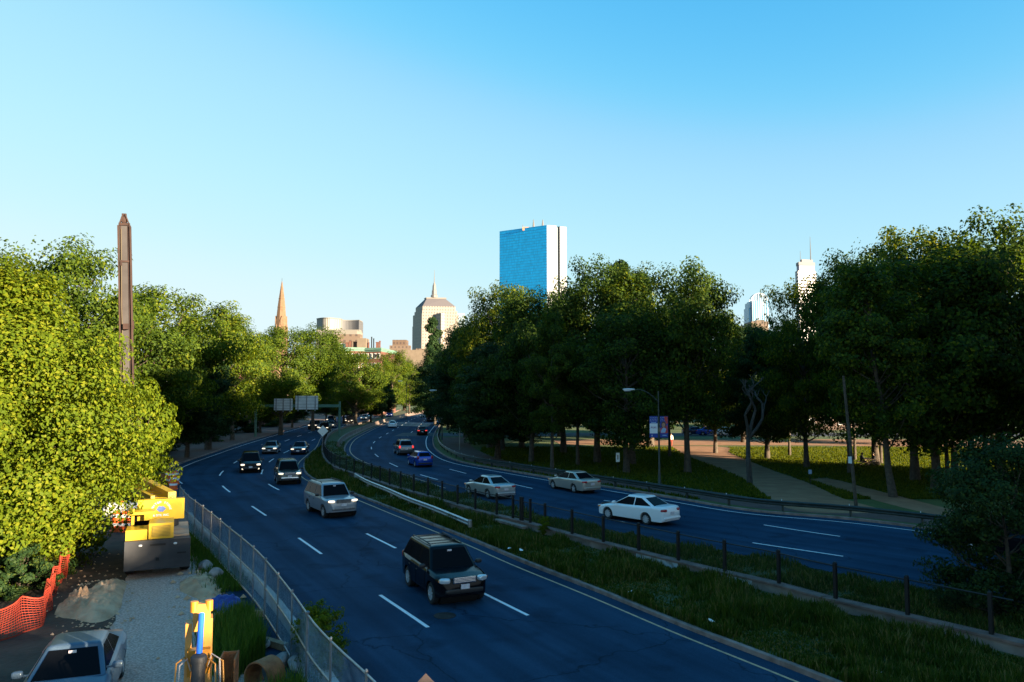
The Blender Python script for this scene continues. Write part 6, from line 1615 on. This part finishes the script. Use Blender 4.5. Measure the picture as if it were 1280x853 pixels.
# ================================================================== grass on the median and verges, weeds
M_grass = leaf_mat('grass_blades', (.020,.040,.006), (.050,.075,.010), (.150,.120,.040), .3)
M_pgrass = leaf_mat('park_grass_blades', (.040,.062,.008), (.115,.128,.012), (.200,.180,.015), .45)
M_weed = leaf_mat('weed_blades', (.040,.080,.014), (.085,.140,.022), (.19,.19,.05), .35)
def blades(name, P, h, m, seed=0, lean=.45, w=.022, patch=0.0):
    """P: (n,3) feet; each blade two bent quads"""
    rng = np.random.default_rng(seed); n = len(P)
    hh = h * (.45 + .9*rng.random(n))
    if patch: hh *= np.clip(1 + patch*2.2*noise2(P, 1.6, 31) + patch*1.2*noise2(P, 4.5, 32), .25, 2.0)
    a = rng.random(n)*2*PI
    d = np.stack([np.cos(a), np.sin(a), np.zeros(n)], 1); s = np.stack([-np.sin(a), np.cos(a), np.zeros(n)], 1)
    ln = lean * (.2 + rng.random(n)) * hh
    v = np.empty((n, 6, 3)); up = np.array([0, 0, 1.0])
    wv = s * (w*(.6 + .8*rng.random(n)))[:, None]
    v[:, 0] = P - wv; v[:, 1] = P + wv
    m1 = P + d*(ln*.3)[:, None] + up*(hh*.6)[:, None]; v[:, 2] = m1 - wv*.75; v[:, 3] = m1 + wv*.75
    t = P + d*ln[:, None] + up*hh[:, None]; v[:, 4] = t - wv*.12; v[:, 5] = t + wv*.12
    i = np.arange(n)[:, None]*6
    q = np.concatenate([i + np.array([[0,1,3,2]]), i + np.array([[2,3,5,4]])]).reshape(-1, 4)
    o = bpy.data.objects.new(name, np_mesh(name, v.reshape(-1, 3), q, m)); COL.objects.link(o); return o
def noise2(P, f, seed):
    rng = np.random.default_rng(seed); o = np.zeros(len(P))
    for k in range(6):
        a = rng.random()*2*PI; o += np.sin((P[:,0]*math.cos(a) + P[:,1]*math.sin(a))*f*(.6 + rng.random()) + rng.random()*7)
    return o/6
rng = np.random.default_rng(2)
# between kerb and wall / between wall and the other carriageway
def band(n, near, t0, t1, far=110):
    P = []
    cl = [c for c in cs if near < c[0].y < far]
    w = np.array([((c[0]-c[2]).length) / max(1, c[0].y/22)**1.5 for c in cl]); w /= w.sum()
    idx = rng.choice(len(cl), n, p=w)
    for i in idx:
        p, wl_, q = cl[i]; t = t0 + (t1 - t0)*rng.random(); f = rng.random()
        nx = cl[min(i+1, len(cl)-1)]; p = p.lerp(nx[0], f); wl_ = wl_.lerp(nx[1], f); q = q.lerp(nx[2], f)
        x = p.lerp(wl_, t*2) if t <= .5 else wl_.lerp(q, t*2-1)
        P.append((x.x, x.y, .13))
    P = np.array(P); return P
P = band(95000, 14, .004, .452); P = P[noise2(P, 1.3, 5) > -.9 + .75*rng.random(len(P))]; P[:,2] += .02
tag(blades('tall_grass', P, .23, M_grass, 1, patch=.9), 'rough uncut grass between the kerb and the low wall of the median', 'grass', kind='stuff')
P = band(52000, 14, .54, .97); P = P[noise2(P, 1.7, 8) > -.9 + .7*rng.random(len(P))]
tag(blades('verge_grass', P, .18, M_grass, 3, patch=.8), 'uncut grass strip between the black fence and the far carriageway', 'grass', kind='stuff')
# tall weeds along the construction fence
FL = LE.off(-1.0)
P = []
for i in range(15000):
    d = FL.near((-2.5,14.5)) + (rng.random()**1.1) * 10.5; o_ = .2 + abs(rng.normal())*.5
    p = FL.at(d) - FL.nor(d)*o_; P.append((p.x, p.y, .01))
P = np.array(P); P = P[(noise2(P, 1.1, 3) > -.25) & (np.hypot(P[:,0] + 6.05, P[:,1] - 18.2) > 1.0)]
tag(blades('tall_weeds', P, .72, M_weed, 4, .35, .016), 'tall green weeds growing along the construction fence', 'weeds', kind='stuff')
P = []
for i in range(6000):
    d = FL.near((-9,28)) + rng.random()*17; o_ = rng.normal()*.35 - .1
    p = FL.at(d) - FL.nor(d)*o_; P.append((p.x, p.y, .01))
tag(blades('verge_weeds', np.array(P), .26, M_weed, 6, .4, .016), 'short weeds along the far half of the construction fence', 'weeds', kind='stuff')
for i, (x, y, h, lab) in enumerate([(-4.95,19.9,1.85,'bushy yellow green weed on the road side of the construction fence'), (-5.35,20.6,1.4,'lower yellow green weed beside the bushy one outside the fence'),
                                    (-4.55,19.3,1.2,'small yellow green weed outside the fence, lowest of the three')]):
    plant('shrub', 'weed_clump', x, y, h, lab, 'weeds outside the construction fence', cat='plant')
# dark weed growing on the median wall
plant('shrub', 'weed_clump', 1.6, 38.2, .9, 'dark weed clump growing on the median against the low wall', cat='plant', z=.2)
# lawn edge grass in the park, where the low sun rakes over it
P = []
for i in range(150000):
    Y = 52 + 50*rng.random()**1.4; x = -4 + (Y*.72 + 4)*rng.random(); P.append((x, Y, 0.0))
P = np.array(P)
def inside_path(P):
    k = np.zeros(len(P), bool)
    for poly in PATHS:
        c = np.zeros(len(P), bool); n = len(poly)
        for i in range(n):
            x1, y1 = poly[i]; x2, y2 = poly[(i+1) % n]
            hit = ((y1 > P[:,1]) != (y2 > P[:,1])) & (P[:,0] < (x2-x1)*(P[:,1]-y1)/((y2-y1) or 1e-9) + x1)
            c ^= hit
        k |= c
    return k
rk = np.array([[p.x, p.y] for p in RK.p])
nk = np.array([[RK.nor(d).x, RK.nor(d).y] for d in RK.l])
dm, right_of = [], []
for q in np.array_split(P[:, :2], 40):
    d2 = ((q[:, None] - rk[None])**2).sum(2); j = d2.argmin(1)
    dm.append(np.sqrt(d2.min(1))); right_of.append(((q - rk[j])*nk[j]).sum(1) > 0)
dm, right_of = np.concatenate(dm), np.concatenate(right_of)
P = P[(dm > 1.2) & right_of & ~inside_path(P)]
tag(blades('park_grass', P, .17, M_pgrass, 7, .5, .045), 'short park grass between the paths', 'grass', kind='stuff')
# ================================================================== put every Empty at the base of its thing
bpy.context.view_layer.update()
def walk(o):
    yield o
    for c in o.children: yield from walk(c)
for o in list(scene.objects):
    if o.type == 'EMPTY' and o.parent is None and o.location.length < 1e-6 and o.children:
        lo, hi = Vector((1e9,)*3), Vector((-1e9,)*3)
        for c in walk(o):
            if c.type == 'MESH':
                for b in c.bound_box:
                    p = c.matrix_world @ Vector(b); lo = Vector(map(min, lo, p)); hi = Vector(map(max, hi, p))
        b = Vector(((lo.x + hi.x)/2, (lo.y + hi.y)/2, max(0, lo.z)))
        o.location = b
        for c in o.children: c.location -= b
